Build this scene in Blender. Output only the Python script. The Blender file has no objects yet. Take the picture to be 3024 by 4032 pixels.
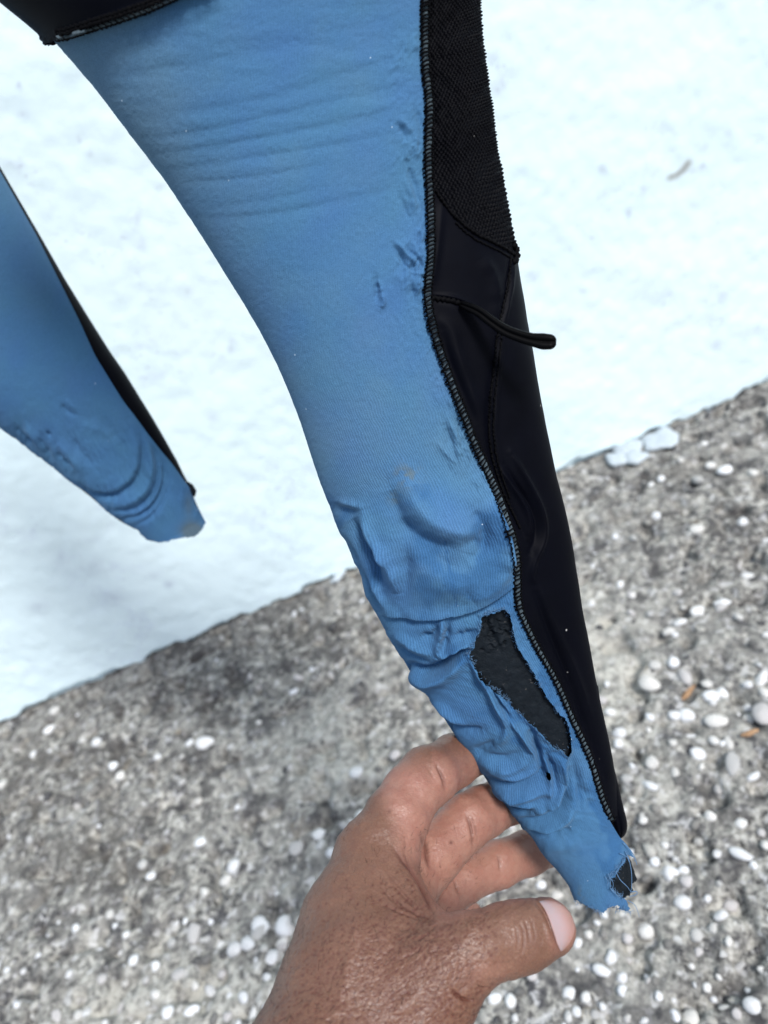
import bpy, bmesh, math, random
import numpy as np
from mathutils import Vector, Matrix
from mathutils.bvhtree import BVHTree

# ------------------------------------------------------------------ camera, world, sun, exposure
PW, PH, F = 3024.0, 4032.0, 2912.0
PITCH, ROLL, CAM_H = math.radians(35.0), math.radians(24.0), 0.75
sc = bpy.context.scene
col = sc.collection
cr, sr = math.cos(ROLL), math.sin(ROLL)
cp, sp = math.cos(PITCH), math.sin(PITCH)
r0, u0, f0 = np.array([1., 0, 0]), np.array([0, sp, cp]), np.array([0, cp, -sp])
RIGHT = cr*r0 - sr*u0
UP = cr*u0 + sr*r0
CAM = np.array([0., 0., CAM_H])
R3 = np.stack([RIGHT, UP, -f0], axis=1)
cd = bpy.data.cameras.new('camera'); cam = bpy.data.objects.new('camera', cd); col.objects.link(cam)
m4 = Matrix([[*R3[0], CAM[0]], [*R3[1], CAM[1]], [*R3[2], CAM[2]], [0, 0, 0, 1]])
cam.matrix_world = m4
cd.sensor_fit = 'VERTICAL'; cd.sensor_height = 36.0; cd.sensor_width = 27.0; cd.lens = 26.0
cd.clip_start = 0.01; cd.clip_end = 400.0
cd.dof.use_dof = True; cd.dof.focus_distance = 0.315; cd.dof.aperture_fstop = 8.5
sc.camera = cam

world = bpy.data.worlds.new('World'); sc.world = world; world.use_nodes = True
wn = world.node_tree; wn.nodes.clear()
sky = wn.nodes.new('ShaderNodeTexSky'); sky.sky_type = 'NISHITA'; sky.sun_disc = False
SUN_EL, SUN_ROT = math.radians(52), math.radians(148)
sky.sun_elevation = SUN_EL; sky.sun_rotation = SUN_ROT
sky.air_density = 1.0; sky.dust_density = 1.5; sky.ozone_density = 1.0
bg = wn.nodes.new('ShaderNodeBackground'); bg.inputs['Strength'].default_value = 0.082
wo = wn.nodes.new('ShaderNodeOutputWorld')
wn.links.new(sky.outputs[0], bg.inputs[0]); wn.links.new(bg.outputs[0], wo.inputs[0])
sd = bpy.data.lights.new('sun', 'SUN'); sd.energy = 2.1; sd.angle = math.radians(14); sd.color = (1.0, 0.98, 0.95)
sun = bpy.data.objects.new('sun', sd); col.objects.link(sun)
sdir = Vector((math.cos(SUN_EL)*math.sin(SUN_ROT), math.cos(SUN_EL)*math.cos(SUN_ROT), math.sin(SUN_EL)))
sun.rotation_euler = sdir.to_track_quat('Z', 'Y').to_euler()
sc.view_settings.view_transform = 'Standard'; sc.view_settings.look = 'None'
sc.view_settings.exposure = 1.0; sc.view_settings.gamma = 1.0; sc.view_settings.use_curve_mapping = False

# ------------------------------------------------------------------ helpers
rng = np.random.RandomState(7)
rnd = random.Random(7)

def C(px, py, d):
    """point seen at photo position px,py at depth d metres, in camera axes"""
    px, py, d = np.broadcast_arrays(np.asarray(px, float), np.asarray(py, float), np.asarray(d, float))
    return np.stack([(px-PW/2)/F*d, -(py-PH/2)/F*d, -d], axis=-1)
def toW(c): return c @ R3.T + CAM
def P(px, py, d): return toW(C(px, py, d))
def toC(w): return (np.asarray(w)-CAM) @ R3
def proj(w):
    c = toC(w); d = -c[..., 2]
    return c[..., 0]/d*F+PW/2, PH/2-c[..., 1]/d*F, d
def G(px, py, z=0.0):
    dr = toW(C(px, py, 1.0))-CAM
    t = (z-CAM[2])/dr[..., 2]
    return CAM+dr*t[..., None] if np.ndim(t) else CAM+dr*t

def setp(o, label=None, cat=None, group=None, kind=None):
    if label: o['label'] = label
    if cat: o['category'] = cat
    if group: o['group'] = group
    if kind: o['kind'] = kind
    return o
def empty(name, loc, **k):
    o = bpy.data.objects.new(name, None); o.location = loc; o.empty_display_size = 0.05; col.objects.link(o); return setp(o, **k)
def mk(name, verts, faces, mat, parent=None, smooth=True, attrs=None, uv=None, **k):
    verts = np.asarray(verts, float)
    loc = np.array([0., 0, 0])
    me = bpy.data.meshes.new(name)
    if isinstance(faces, np.ndarray):
        n, m = faces.shape
        me.vertices.add(len(verts)); me.vertices.foreach_set('co', verts.astype(np.float32).ravel())
        me.loops.add(n*m); me.loops.foreach_set('vertex_index', faces.astype(np.int32).ravel())
        me.polygons.add(n); me.polygons.foreach_set('loop_start', np.arange(0, n*m, m, dtype=np.int32))
        me.update(calc_edges=True); me.validate()
    else:
        me.from_pydata([tuple(v) for v in verts], [], [tuple(f) for f in faces])
    if attrs:
        for an, av in attrs.items():
            a = me.attributes.new(an, 'FLOAT', 'POINT'); a.data.foreach_set('value', np.asarray(av, np.float32).ravel())
    if uv is not None:
        ul = me.uv_layers.new(name='UVMap')
        li = np.empty(len(me.loops), np.int32); me.loops.foreach_get('vertex_index', li)
        ul.data.foreach_set('uv', np.asarray(uv, np.float32)[li].ravel())
    if smooth: me.polygons.foreach_set('use_smooth', np.ones(len(me.polygons), bool))
    if mat: me.materials.append(mat)
    o = bpy.data.objects.new(name, me); col.objects.link(o)
    if parent:
        o.parent = parent
        o.matrix_parent_inverse = Matrix.Translation(-world_loc(parent))
    return setp(o, **k)
def world_loc(o):
    v = Vector((0, 0, 0))
    # every parent here is only translated, and child meshes carry world coordinates
    return Vector(o.location) if o.parent is None else v
def grid_faces(nr, nc):
    i = np.arange(nr*nc).reshape(nr, nc)
    return np.stack([i[:-1, :-1], i[:-1, 1:], i[1:, 1:], i[1:, :-1]], -1).reshape(-1, 4)
def compact(v, f, *arrs):
    used = np.unique(f); mp = -np.ones(len(v), int); mp[used] = np.arange(len(used))
    return (v[used], mp[f])+tuple(a[used] for a in arrs)
def smooth_step(a, b, x):
    t = np.clip((x-a)/(b-a), 0, 1); return t*t*(3-2*t)

_perm = np.random.RandomState(3).rand(256, 256)
def vnoise(x, y):
    xi = np.floor(x).astype(int); yi = np.floor(y).astype(int); fx = x-xi; fy = y-yi
    fx = fx*fx*(3-2*fx); fy = fy*fy*(3-2*fy)
    a = _perm[xi & 255, yi & 255]; b = _perm[(xi+1) & 255, yi & 255]
    c = _perm[xi & 255, (yi+1) & 255]; d = _perm[(xi+1) & 255, (yi+1) & 255]
    return (a+(b-a)*fx)*(1-fy)+(c+(d-c)*fx)*fy-0.5
def fbm(x, y, o=4):
    s = 0; a = 1
    for k in range(o):
        s = s+a*vnoise(x*2**k+17.3*k, y*2**k+9.1*k); a *= 0.5
    return s

def polydist(x, y, pts):
    """distance to an open polyline, side sign and position along it (0..1)"""
    pts = np.asarray(pts, float)
    seg = np.hypot(*(pts[1:]-pts[:-1]).T); cum = np.concatenate([[0], np.cumsum(seg)]); tot = cum[-1]
    best = np.full(x.shape, 1e9); sg = np.zeros(x.shape); al = np.zeros(x.shape)
    for k in range(len(pts)-1):
        ax, ay = pts[k]; dx, dy = pts[k+1]-pts[k]; L2 = dx*dx+dy*dy
        t = np.clip(((x-ax)*dx+(y-ay)*dy)/L2, 0, 1)
        ex, ey = x-ax-t*dx, y-ay-t*dy; d = np.hypot(ex, ey)
        m = d < best
        best = np.where(m, d, best); sg = np.where(m, np.sign(dx*ey-dy*ex), sg); al = np.where(m, (cum[k]+t*seg[k])/tot, al)
    return best, sg, al
def smooth_poly(pts, n=4):
    pts = np.asarray(pts, float)
    for _ in range(n):
        q = np.empty((2*len(pts)-2, pts.shape[1])); q[0::2] = .75*pts[:-1]+.25*pts[1:]; q[1::2] = .25*pts[:-1]+.75*pts[1:]
        pts = np.concatenate([pts[:1], q, pts[-1:]])
    return pts
def resample(pts, step):
    pts = np.asarray(pts, float)
    s = np.concatenate([[0], np.cumsum(np.hypot(*(pts[1:, :2]-pts[:-1, :2]).T))])
    n = max(2, int(s[-1]/step)+1); t = np.linspace(0, s[-1], n)
    return np.stack([np.interp(t, s, pts[:, k]) for k in range(pts.shape[1])], 1)
def folds(x, y, specs):
    """sum of raised (+) or sunk (-) folds; spec = (points, width left, width right, height in mm)"""
    h = np.zeros(x.shape)
    for pts, wl, wr, amp in specs:
        pts = smooth_poly(pts, 3)
        wm = 3*max(wl, wr)
        m = (x > pts[:, 0].min()-wm) & (x < pts[:, 0].max()+wm) & (y > pts[:, 1].min()-wm) & (y < pts[:, 1].max()+wm)
        if not m.any(): continue
        xx, yy = x[m], y[m]
        d, s, a = polydist(xx, yy, pts)
        w = np.where(s > 0, wr, wl)*(1.16 if pts[0, 1] > 1850 and specs is NF else 1.0)
        tp = np.sin(np.pi*np.clip(a, 0.02, 0.98))**0.6
        h[m] += amp*np.exp(-(d/w)**1.75)*tp*(0.8+0.5*vnoise(a*7+pts[0, 0]*.37, a*0+pts[0, 1]*.11)+.1)
    return h*0.001
def inpoly(x, y, poly):
    poly = np.asarray(poly, float); c = np.zeros(x.shape, bool); n = len(poly)
    for i in range(n):
        x1, y1 = poly[i]; x2, y2 = poly[i-1]
        if y1 == y2: continue
        m = (y1 > y) != (y2 > y)
        c ^= m & (x < (x2-x1)*(y-y1)/(y2-y1)+x1)
    return c
def tube(path, rad, n=8, cap=True, flat=None):
    """tube round a 3-D path; rad scalar or per point; flat=(normal array, factor) squeezes along a normal"""
    path = np.asarray(path, float); m = len(path); rad = np.broadcast_to(rad, m)
    tan = np.gradient(path, axis=0); tan /= np.linalg.norm(tan, axis=1)[:, None]+1e-12
    if flat is None:
        a = np.array([0.3, 0.5, 0.81]); nn = np.cross(tan, a); ff = 1.0
    else:
        nn, ff = flat; nn = nn-(nn*tan).sum(1)[:, None]*tan
    nn = nn/(np.linalg.norm(nn, axis=1)[:, None]+1e-12); bb = np.cross(tan, nn)
    th = np.arange(n)/n*2*np.pi
    v = path[:, None]+rad[:, None, None]*(np.cos(th)[None, :, None]*nn[:, None]*ff+np.sin(th)[None, :, None]*bb[:, None])
    v = v.reshape(-1, 3); f = []
    for i in range(m-1):
        for j in range(n): f.append((i*n+j, i*n+(j+1) % n, (i+1)*n+(j+1) % n, (i+1)*n+j))
    if cap:
        f.append(tuple(range(n))[::-1]); f.append(tuple(range((m-1)*n, m*n)))
    return v, f
def join(parts):
    V = []; Fs = []; o = 0
    for v, f in parts:
        V.append(v); Fs += [tuple(i+o for i in q) for q in f]; o += len(v)
    return np.concatenate(V), Fs

# ------------------------------------------------------------------ materials
def lin(r, g, b):
    f = lambda c: (c/255/12.92) if c/255 <= 0.04045 else ((c/255+0.055)/1.055)**2.4
    return (f(r), f(g), f(b), 1)
class MT:
    def __init__(s, name):
        s.m = bpy.data.materials.new(name); s.m.use_nodes = True; s.t = s.m.node_tree
        s.b = s.t.nodes['Principled BSDF']; s.o = s.t.nodes['Material Output']
    def n(s, ty, **k):
        nd = s.t.nodes.new(ty)
        for a, b in k.items():
            if a.startswith('i_'):
                key = a[2:].replace('_', ' ')
                nd.inputs[key].default_value = b
            else: setattr(nd, a, b)
        return nd
    def l(s, a, b): s.t.links.new(a, b)
    def noise(s, scale, detail=4, rough=0.55, vec=None, dist=0.0):
        nd = s.n('ShaderNodeTexNoise'); nd.inputs['Scale'].default_value = scale; nd.inputs['Detail'].default_value = detail
        nd.inputs['Roughness'].default_value = rough; nd.inputs['Distortion'].default_value = dist
        s.l(vec or s.vec(), nd.inputs['Vector']); return nd.outputs[0]
    def vec(s):
        if not hasattr(s, '_v'): s._v = s.n('ShaderNodeTexCoord').outputs['Object']
        return s._v
    def ramp(s, x, stops):
        nd = s.n('ShaderNodeValToRGB'); e = nd.color_ramp.elements
        while len(e) < len(stops): e.new(0.5)
        for i, (p, c) in enumerate(stops):
            e[i].position = p; e[i].color = c if len(c) == 4 else (*c, 1)
        s.l(x, nd.inputs[0]); return nd.outputs[0]
    def mr(s, x, a, b, c=0, d=1):
        nd = s.n('ShaderNodeMapRange'); nd.inputs[1].default_value = a; nd.inputs[2].default_value = b
        nd.inputs[3].default_value = c; nd.inputs[4].default_value = d; s.l(x, nd.inputs[0]); return nd.outputs[0]
    def mix(s, fac, a, b, mode='MIX'):
        nd = s.n('ShaderNodeMix', data_type='RGBA', blend_type=mode)
        for inp, v in ((nd.inputs[0], fac), (nd.inputs[6], a), (nd.inputs[7], b)):
            if hasattr(v, 'is_linked'): s.l(v, inp)
            else: inp.default_value = v
        return nd.outputs[2]
    def math(s, op, a, b=None):
        nd = s.n('ShaderNodeMath', operation=op)
        for inp, v in ((nd.inputs[0], a), (nd.inputs[1], b)):
            if v is None: continue
            if hasattr(v, 'is_linked'): s.l(v, inp)
            else: inp.default_value = v
        return nd.outputs[0]
    def bump(s, hgt, strength=0.3, dist=0.001, prev=None):
        nd = s.n('ShaderNodeBump'); nd.inputs['Strength'].default_value = strength; nd.inputs['Distance'].default_value = dist
        s.l(hgt, nd.inputs['Height'])
        if prev: s.l(prev, nd.inputs['Normal'])
        return nd.outputs[0]
    def attr(s, name): return s.n('ShaderNodeAttribute', attribute_name=name).outputs['Fac']
    def set(s, **k):
        for a, v in k.items():
            i = s.b.inputs[a.replace('_', ' ')]
            if hasattr(v, 'is_linked'): s.l(v, i)
            else: i.default_value = v

def mat_blue(name='blue_jersey'):
    M = MT(name)
    uv = M.n('ShaderNodeTexCoord').outputs['UV']       # UV in millimetres across / along the cloth
    sep = M.n('ShaderNodeSeparateXYZ'); M.l(uv, sep.inputs[0])
    warp = M.noise(0.10, 3, vec=uv)
    u = M.math('ADD', sep.outputs[0], M.math('MULTIPLY', warp, 3.0))
    rib = M.math('SINE', M.math('MULTIPLY', u, 2*math.pi/1.0))
    st = M.attr('rib')
    rib2 = M.math('MULTIPLY', rib, st)
    fine = M.noise(2.6, 3, 0.7, vec=uv)
    mid = M.noise(0.55, 4, 0.65, vec=uv)
    big = M.noise(0.03, 3, 0.5, vec=uv)
    c = M.mix(M.mr(big, 0.35, 0.68), (0.057, 0.149, 0.260, 1), (0.053, 0.136, 0.276, 1))
    c = M.mix(M.attr('fade'), c, (0.102, 0.182, 0.250, 1))
    c = M.mix(M.attr('stain'), c, (0.10, 0.125, 0.115, 1))
    c = M.mix(M.attr('deep_blue'), c, (0.034, 0.104, 0.222, 1))
    k = M.math('ADD', M.math('MULTIPLY', rib2, 0.13), M.mr(fine, 0.2, 0.8, 0.62, 1.38))
    k = M.math('MULTIPLY', k, M.mr(mid, 0.2, 0.8, 0.91, 1.09))
    hsv = M.n('ShaderNodeHueSaturation'); M.l(k, hsv.inputs['Value']); M.l(c, hsv.inputs['Color'])
    # pale lint specks
    vo = M.n('ShaderNodeTexVoronoi', feature='F1'); vo.inputs['Scale'].default_value = 0.09; M.l(uv, vo.inputs['Vector'])
    sp_ = M.mr(vo.outputs[0], 0.018, 0.034, 1, 0)
    c2 = M.mix(sp_, hsv.outputs[0], (0.45, 0.55, 0.66, 1))
    hb = M.math('ADD', M.math('MULTIPLY', rib2, 0.35), M.math('MULTIPLY', fine, 0.9))
    nb = M.bump(hb, 0.55, 0.0003)
    nb = M.bump(mid, 0.35, 0.0006, nb)
    M.set(Base_Color=c2, Roughness=0.95, Normal=nb)
    M.b.inputs['Specular IOR Level'].default_value = 0.06
    M.b.inputs['Sheen Weight'].default_value = 0.12; M.b.inputs['Sheen Roughness'].default_value = 0.45
    M.b.inputs['Sheen Tint'].default_value = (0.6, 0.8, 1, 1)
    return M.m
def mat_black(name, base=(0.0007, 0.0009, 0.0026, 1), rough=0.55, sheen=0.006, dust=True, bump=0.15):
    M = MT(name)
    v = M.vec()
    n1 = M.noise(1500, 3, 0.7); n2 = M.noise(60, 3)
    c = M.mix(M.mr(n2, 0.3, 0.75), base, tuple(x*1.5 for x in base[:3])+(1,))
    if dust:
        vo = M.n('ShaderNodeTexVoronoi', feature='F1'); vo.inputs['Scale'].default_value = 95; M.l(v, vo.inputs['Vector'])
        m = M.math('MULTIPLY', M.mr(vo.outputs[0], 0.035, 0.06, 1, 0), M.mr(M.noise(40, 1), 0.50, 0.56, 0, 1))
        c = M.mix(m, c, (0.28, 0.28, 0.27, 1))
    M.set(Base_Color=c, Roughness=rough, Normal=M.bump(n1, bump, 0.0003))
    M.b.inputs['Specular IOR Level'].default_value = 0.055
    M.b.inputs['Sheen Weight'].default_value = sheen; M.b.inputs['Sheen Roughness'].default_value = 0.4
    M.b.inputs['Sheen Tint'].default_value = (0.5, 0.6, 1, 1)
    return M.m
def mat_core():
    M = MT('worn_neoprene')
    n1 = M.noise(320, 5, 0.65); n2 = M.noise(900, 3, 0.7)
    c = M.mix(M.mr(n1, 0.35, 0.75), (0.0032, 0.0056, 0.0088, 1), (0.0070, 0.0110, 0.0155, 1))
    c = M.mix(M.mr(M.noise(500, 2), 0.70, 0.73, 0, .6), c, (0.08, 0.075, 0.07, 1))
    M.set(Base_Color=c, Roughness=0.7, Normal=M.bump(n2, 0.5, 0.0006, M.bump(n1, 0.5, 0.0012)))
    M.b.inputs['Specular IOR Level'].default_value = 0.16
    return M.m
def mat_plain(name, c, rough=0.8, spec=0.3, var=0.25, scale=400, bump=0.2):
    M = MT(name)
    n = M.noise(scale, 3, 0.6)
    cc = M.mix(M.mr(n, 0.3, 0.7), tuple(x*(1-var) for x in c[:3])+(1,), tuple(min(1, x*(1+var)) for x in c[:3])+(1,))
    M.set(Base_Color=cc, Roughness=rough, Normal=M.bump(n, bump, 0.0005)); M.b.inputs['Specular IOR Level'].default_value = spec
    return M.m
def mat_skin():
    M = MT('skin')
    v = M.vec()
    pink = M.attr('pink'); dark = M.attr('crease')
    n1 = M.noise(45, 4, 0.6); n2 = M.noise(180, 4, 0.6); n3 = M.noise(900, 3, 0.6)
    tan = M.mix(M.mr(n1, 0.3, 0.7), (0.150, 0.076, 0.048, 1), (0.192, 0.100, 0.066, 1))
    tan = M.mix(M.mr(n2, 0.45, 0.75, 0, 0.5), tan, (0.115, 0.052, 0.038, 1))
    pk = M.mix(M.mr(n2, 0.3, 0.7), (0.32, 0.165, 0.122, 1), (0.27, 0.120, 0.088, 1))
    c = M.mix(pink, tan, pk)
    # hair roots and fine skin network on the back of the hand
    vo = M.n('ShaderNodeTexVoronoi', feature='F1'); vo.inputs['Scale'].default_value = 400; vo.inputs['Randomness'].default_value = 1; M.l(v, vo.inputs['Vector'])
    pore = M.math('MULTIPLY', M.mr(vo.outputs[0], 0.14, 0.26, 1, 0), M.attr('pore'))
    pore = M.math('MULTIPLY', pore, M.mr(M.noise(110, 2), 0.35, 0.55, 0.35, 1))
    c = M.mix(M.math('MULTIPLY', pore, 0.85), c, (0.075, 0.030, 0.022, 1))
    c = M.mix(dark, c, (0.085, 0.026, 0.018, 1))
    vo2 = M.n('ShaderNodeTexVoronoi', feature='DISTANCE_TO_EDGE'); vo2.inputs['Scale'].default_value = 620
    mp = M.n('ShaderNodeMapping'); mp.inputs['Scale'].default_value = (1, 1.5, 0.8); mp.inputs['Rotation'].default_value = (0.4, 0.5, 0.8)
    M.l(v, mp.inputs[0]); M.l(mp.outputs[0], vo2.inputs['Vector'])
    net = M.mr(vo2.outputs[0], 0.0, 0.16)
    c = M.mix(M.math('MULTIPLY', M.mr(net, 0, 1, 0.45, 0), M.mr(pink, 0, 1, 1, 0.15)), c, (0.12, 0.05, 0.035, 1))
    nb = M.bump(net, 0.22, 0.0004); nb = M.bump(n3, 0.25, 0.0003, nb); nb = M.bump(n2, 0.22, 0.0012, nb)
    nb = M.bump(pore, 0.2, 0.0003, nb)
    M.set(Base_Color=c, Roughness=M.mr(n2, 0.3, 0.7, 0.37, 0.50), Normal=nb)
    M.b.inputs['Subsurface Weight'].default_value = 0.16; M.b.inputs['Subsurface Radius'].default_value = (1.0, 0.35, 0.2)
    M.b.inputs['Subsurface Scale'].default_value = 0.004; M.b.inputs['Specular IOR Level'].default_value = 0.36
    return M.m
def mat_ground():
    M = MT('weathered_concrete')
    v = M.vec()
    nA = M.noise(5.5, 5, 0.6); nB = M.noise(34, 6, 0.72); nC = M.noise(120, 5, 0.7); nD = M.noise(420, 3, 0.7); nE = M.noise(14, 4, 0.6)
    c = M.ramp(nC, [(0.37, (0.035, 0.034, 0.035, 1)), (0.45, (0.165, 0.160, 0.148, 1)), (0.53, (0.320, 0.312, 0.280, 1)), (0.63, (0.54, 0.53, 0.49, 1))])  # darkest stops put the shade of small pits into the colour
    c = M.mix(M.mr(nA, 0.46, 0.58, 0, 0.5), c, (0.31, 0.305, 0.28, 1))
    # dark lichen and dirt, and the shade of small pits painted in as dark spots
    l1 = M.math('MULTIPLY', M.mr(nB, 0.48, 0.58), M.mr(nE, 0.42, 0.56, 0.25, 1))
    c = M.mix(M.math('MULTIPLY', l1, 0.78), c, (0.050, 0.050, 0.056, 1))
    l2 = M.mr(M.noise(60, 4, 0.6), 0.56, 0.64)
    c = M.mix(M.math('MULTIPLY', l2, 0.85), c, (0.030, 0.030, 0.036, 1))
    c = M.mix(M.math('MULTIPLY', M.mr(M.noise(85, 3), 0.57, 0.66), 0.6), c, (0.58, 0.58, 0.58, 1))
    c = M.mix(M.math('MULTIPLY', M.mr(M.noise(26, 3), 0.66, 0.76), 0.45), c, (0.26, 0.20, 0.12, 1))
    l3 = M.math('MULTIPLY', M.mr(M.noise(24, 3, 0.55), 0.53, 0.60), M.mr(M.noise(3.1, 2), 0.42, 0.56, .35, 1))
    c = M.mix(M.math('MULTIPLY', l3, 0.72), c, (0.045, 0.043, 0.045, 1))
    gr = M.attr('grime')
    c = M.mix(M.math('MULTIPLY', M.mr(gr, .45, 1), M.mr(nB, .42, .54, .08, .8)), c, (0.085, 0.078, 0.070, 1))
    c = M.mix(M.math('MULTIPLY', M.mr(gr, .38, 0), M.mr(nC, .38, .55, .2, .7)), c, (0.46, 0.45, 0.40, 1))
    nb = M.bump(nC, 0.8, 0.003); nb = M.bump(nD, 0.5, 0.001, nb)
    M.set(Base_Color=c, Roughness=0.93, Normal=nb); M.b.inputs['Specular IOR Level'].default_value = 0.2
    return M.m
def mat_pebble():
    M = MT('pebble')
    oi = M.n('ShaderNodeObjectInfo').outputs['Random']
    at = M.attr('tone')
    r = M.math('FRACT', M.math('ADD', oi, at))
    c = M.ramp(r, [(0.0, (0.60, 0.60, 0.60, 1)), (0.35, (0.78, 0.79, 0.80, 1)), (0.6, (0.66, 0.64, 0.60, 1)), (0.8, (0.36, 0.36, 0.35, 1)), (1.0, (0.52, 0.49, 0.48, 1))])
    n = M.noise(260, 4, 0.6)
    c = M.mix(M.mr(n, 0.47, 0.60, 0, 0.6), c, (0.27, 0.27, 0.265, 1))
    M.set(Base_Color=c, Roughness=0.6, Normal=M.bump(n, 0.4, 0.001)); M.b.inputs['Specular IOR Level'].default_value = 0.4
    return M.m
def mat_graypebble():
    M = MT('grey_pebble')
    at = M.attr('tone')
    c = M.ramp(at, [(0.0, (0.045, 0.044, 0.046, 1)), (0.35, (0.190, 0.184, 0.168, 1)), (0.7, (0.36, 0.35, 0.315, 1)), (1.0, (0.66, 0.67, 0.69, 1))])
    n = M.noise(300, 4, 0.6)
    c = M.mix(M.mr(n, 0.45, 0.7, 0, 0.5), c, (0.20, 0.20, 0.20, 1))
    M.set(Base_Color=c, Roughness=0.8, Normal=M.bump(n, 0.4, 0.001)); M.b.inputs['Specular IOR Level'].default_value = 0.3
    return M.m
def mat_wall():
    M = MT('white_paint')
    v = M.vec()
    nA = M.noise(9, 5, 0.62); nB = M.noise(38, 5, 0.62); nC = M.noise(170, 4, 0.6); nD = M.noise(3.0, 3, 0.5)
    c = M.mix(M.mr(nD, 0.35, 0.65), (0.67, 0.80, 0.835, 1), (0.71, 0.83, 0.86, 1))
    m = M.math('MULTIPLY', M.mr(nB, 0.50, 0.64), M.mr(nA, 0.46, 0.60))
    c = M.mix(M.math('MULTIPLY', m, 0.28), c, (0.50, 0.56, 0.70, 1))
    m2 = M.mr(nC, 0.58, 0.68)
    c = M.mix(M.math('MULTIPLY', M.math('MULTIPLY', m2, M.mr(nA, 0.5, 0.65)), 0.6), c, (0.38, 0.41, 0.50, 1))
    c = M.mix(M.math('MULTIPLY', M.attr('scuff'), M.mr(nC, .35, .55, .5, 1)), c, (0.36, 0.40, 0.50, 1))
    c = M.mix(M.math('MULTIPLY', M.attr('brown'), .9), c, (0.25, 0.24, 0.22, 1))
    nb = M.bump(nB, 0.22, 0.003); nb = M.bump(nC, 0.22, 0.0012, nb)
    M.set(Base_Color=c, Roughness=0.75, Normal=nb); M.b.inputs['Specular IOR Level'].default_value = 0.3
    return M.m
BLUE = mat_blue(); BLACK = mat_black('black_neoprene'); MESH = mat_black('black_mesh', (0.0006, 0.0007, 0.0016, 1), 0.5, 0.004)
CORE = mat_core(); BLACKTH = mat_black('black_thread', (0.0015, 0.0015, 0.002, 1), 0.7, 0.005, False, 0.1)
STRAP = mat_black('black_webbing', (0.001, 0.001, 0.0012, 1), 0.5, 0.005, False, 0.1)
PALE = mat_plain('pale_seam_tape', (0.060, 0.085, 0.102), 0.85, 0.2, 0.35, 900)
BTH = mat_plain('blue_fibre', (0.10, 0.19, 0.32), 0.9, 0.1, 0.2, 900, 0.0)
SKIN = mat_skin(); GROUND = mat_ground(); PEB = mat_pebble(); GPEB = mat_graypebble(); WALL = mat_wall()

# ------------------------------------------------------------------ ground
WALL_Y = CAM_H/math.tan(math.radians(37.85))
def axis(lo, hi, step, far, n):
    mid = np.arange(lo, hi+1e-9, step); t = (np.linspace(0, 1, n+1)[1:])**2.5
    return mid, t*far
mx, tx = axis(-1.3, 1.5, 0.0035, 40, 16)
xs = np.concatenate([(mx[0]-tx)[::-1], mx, mx[-1]+tx])
my = np.arange(-0.12, WALL_Y+0.03, 0.0035)
ys = np.concatenate([(my[0]-tx)[::-1], my, my[-1]+tx])
XX, YY = np.meshgrid(xs, ys)
near = ((XX > -1.4) & (XX < 1.6) & (YY > -0.2) & (YY < WALL_Y+0.05)).astype(float)
ZZ = near*(0.0050*fbm(XX*22, YY*22, 3)+0.0052*fbm(XX*85+5, YY*85, 3))-0.001
ZZ -= near*0.013*smooth_step(0.12, 0.32, vnoise(XX*48+31, YY*48+7))
ZZ[(YY > WALL_Y+0.03)] = -0.02
gpx, gpy, gpd = proj(np.stack([XX, YY, ZZ], -1)); gpx = np.where((gpd > .3) & (near > 0), gpx, -9e3)
grime = np.zeros(XX.shape)
for (x_, y_, sx_, sy_, am_) in [(150,3000,420,420,.45),(800,2650,420,240,.3),(450,3450,260,160,.3),(1250,2500,200,120,.5),(2750,2200,260,260,.25),(900,3250,160,160,.35),(1240,3250,180,120,.3),(2880,3250,150,90,.4),(2750,3850,200,110,.45),(2600,1850,260,80,.3),
   (1350,2950,180,200,-.45),(2300,2600,260,260,-.5),(700,3950,700,180,-.35),(2500,3750,260,220,-.35)]:
    grime += am_*np.exp(-(((gpx-x_)/sx_)**2+((gpy-y_)/sy_)**2))
grime = np.clip(.42+grime+.35*fbm(XX*14, YY*14, 3), 0, 1)
ground = mk('ground', np.stack([XX, YY, ZZ], -1).reshape(-1, 3), grid_faces(len(ys), len(xs)), GROUND, kind='structure', attrs={'grime': grime.ravel()})
def ground_z(x, y):
    i = np.clip(np.searchsorted(xs, x), 0, len(xs)-1); j = np.clip(np.searchsorted(ys, y), 0, len(ys)-1)
    return ZZ[j, i]

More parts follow.
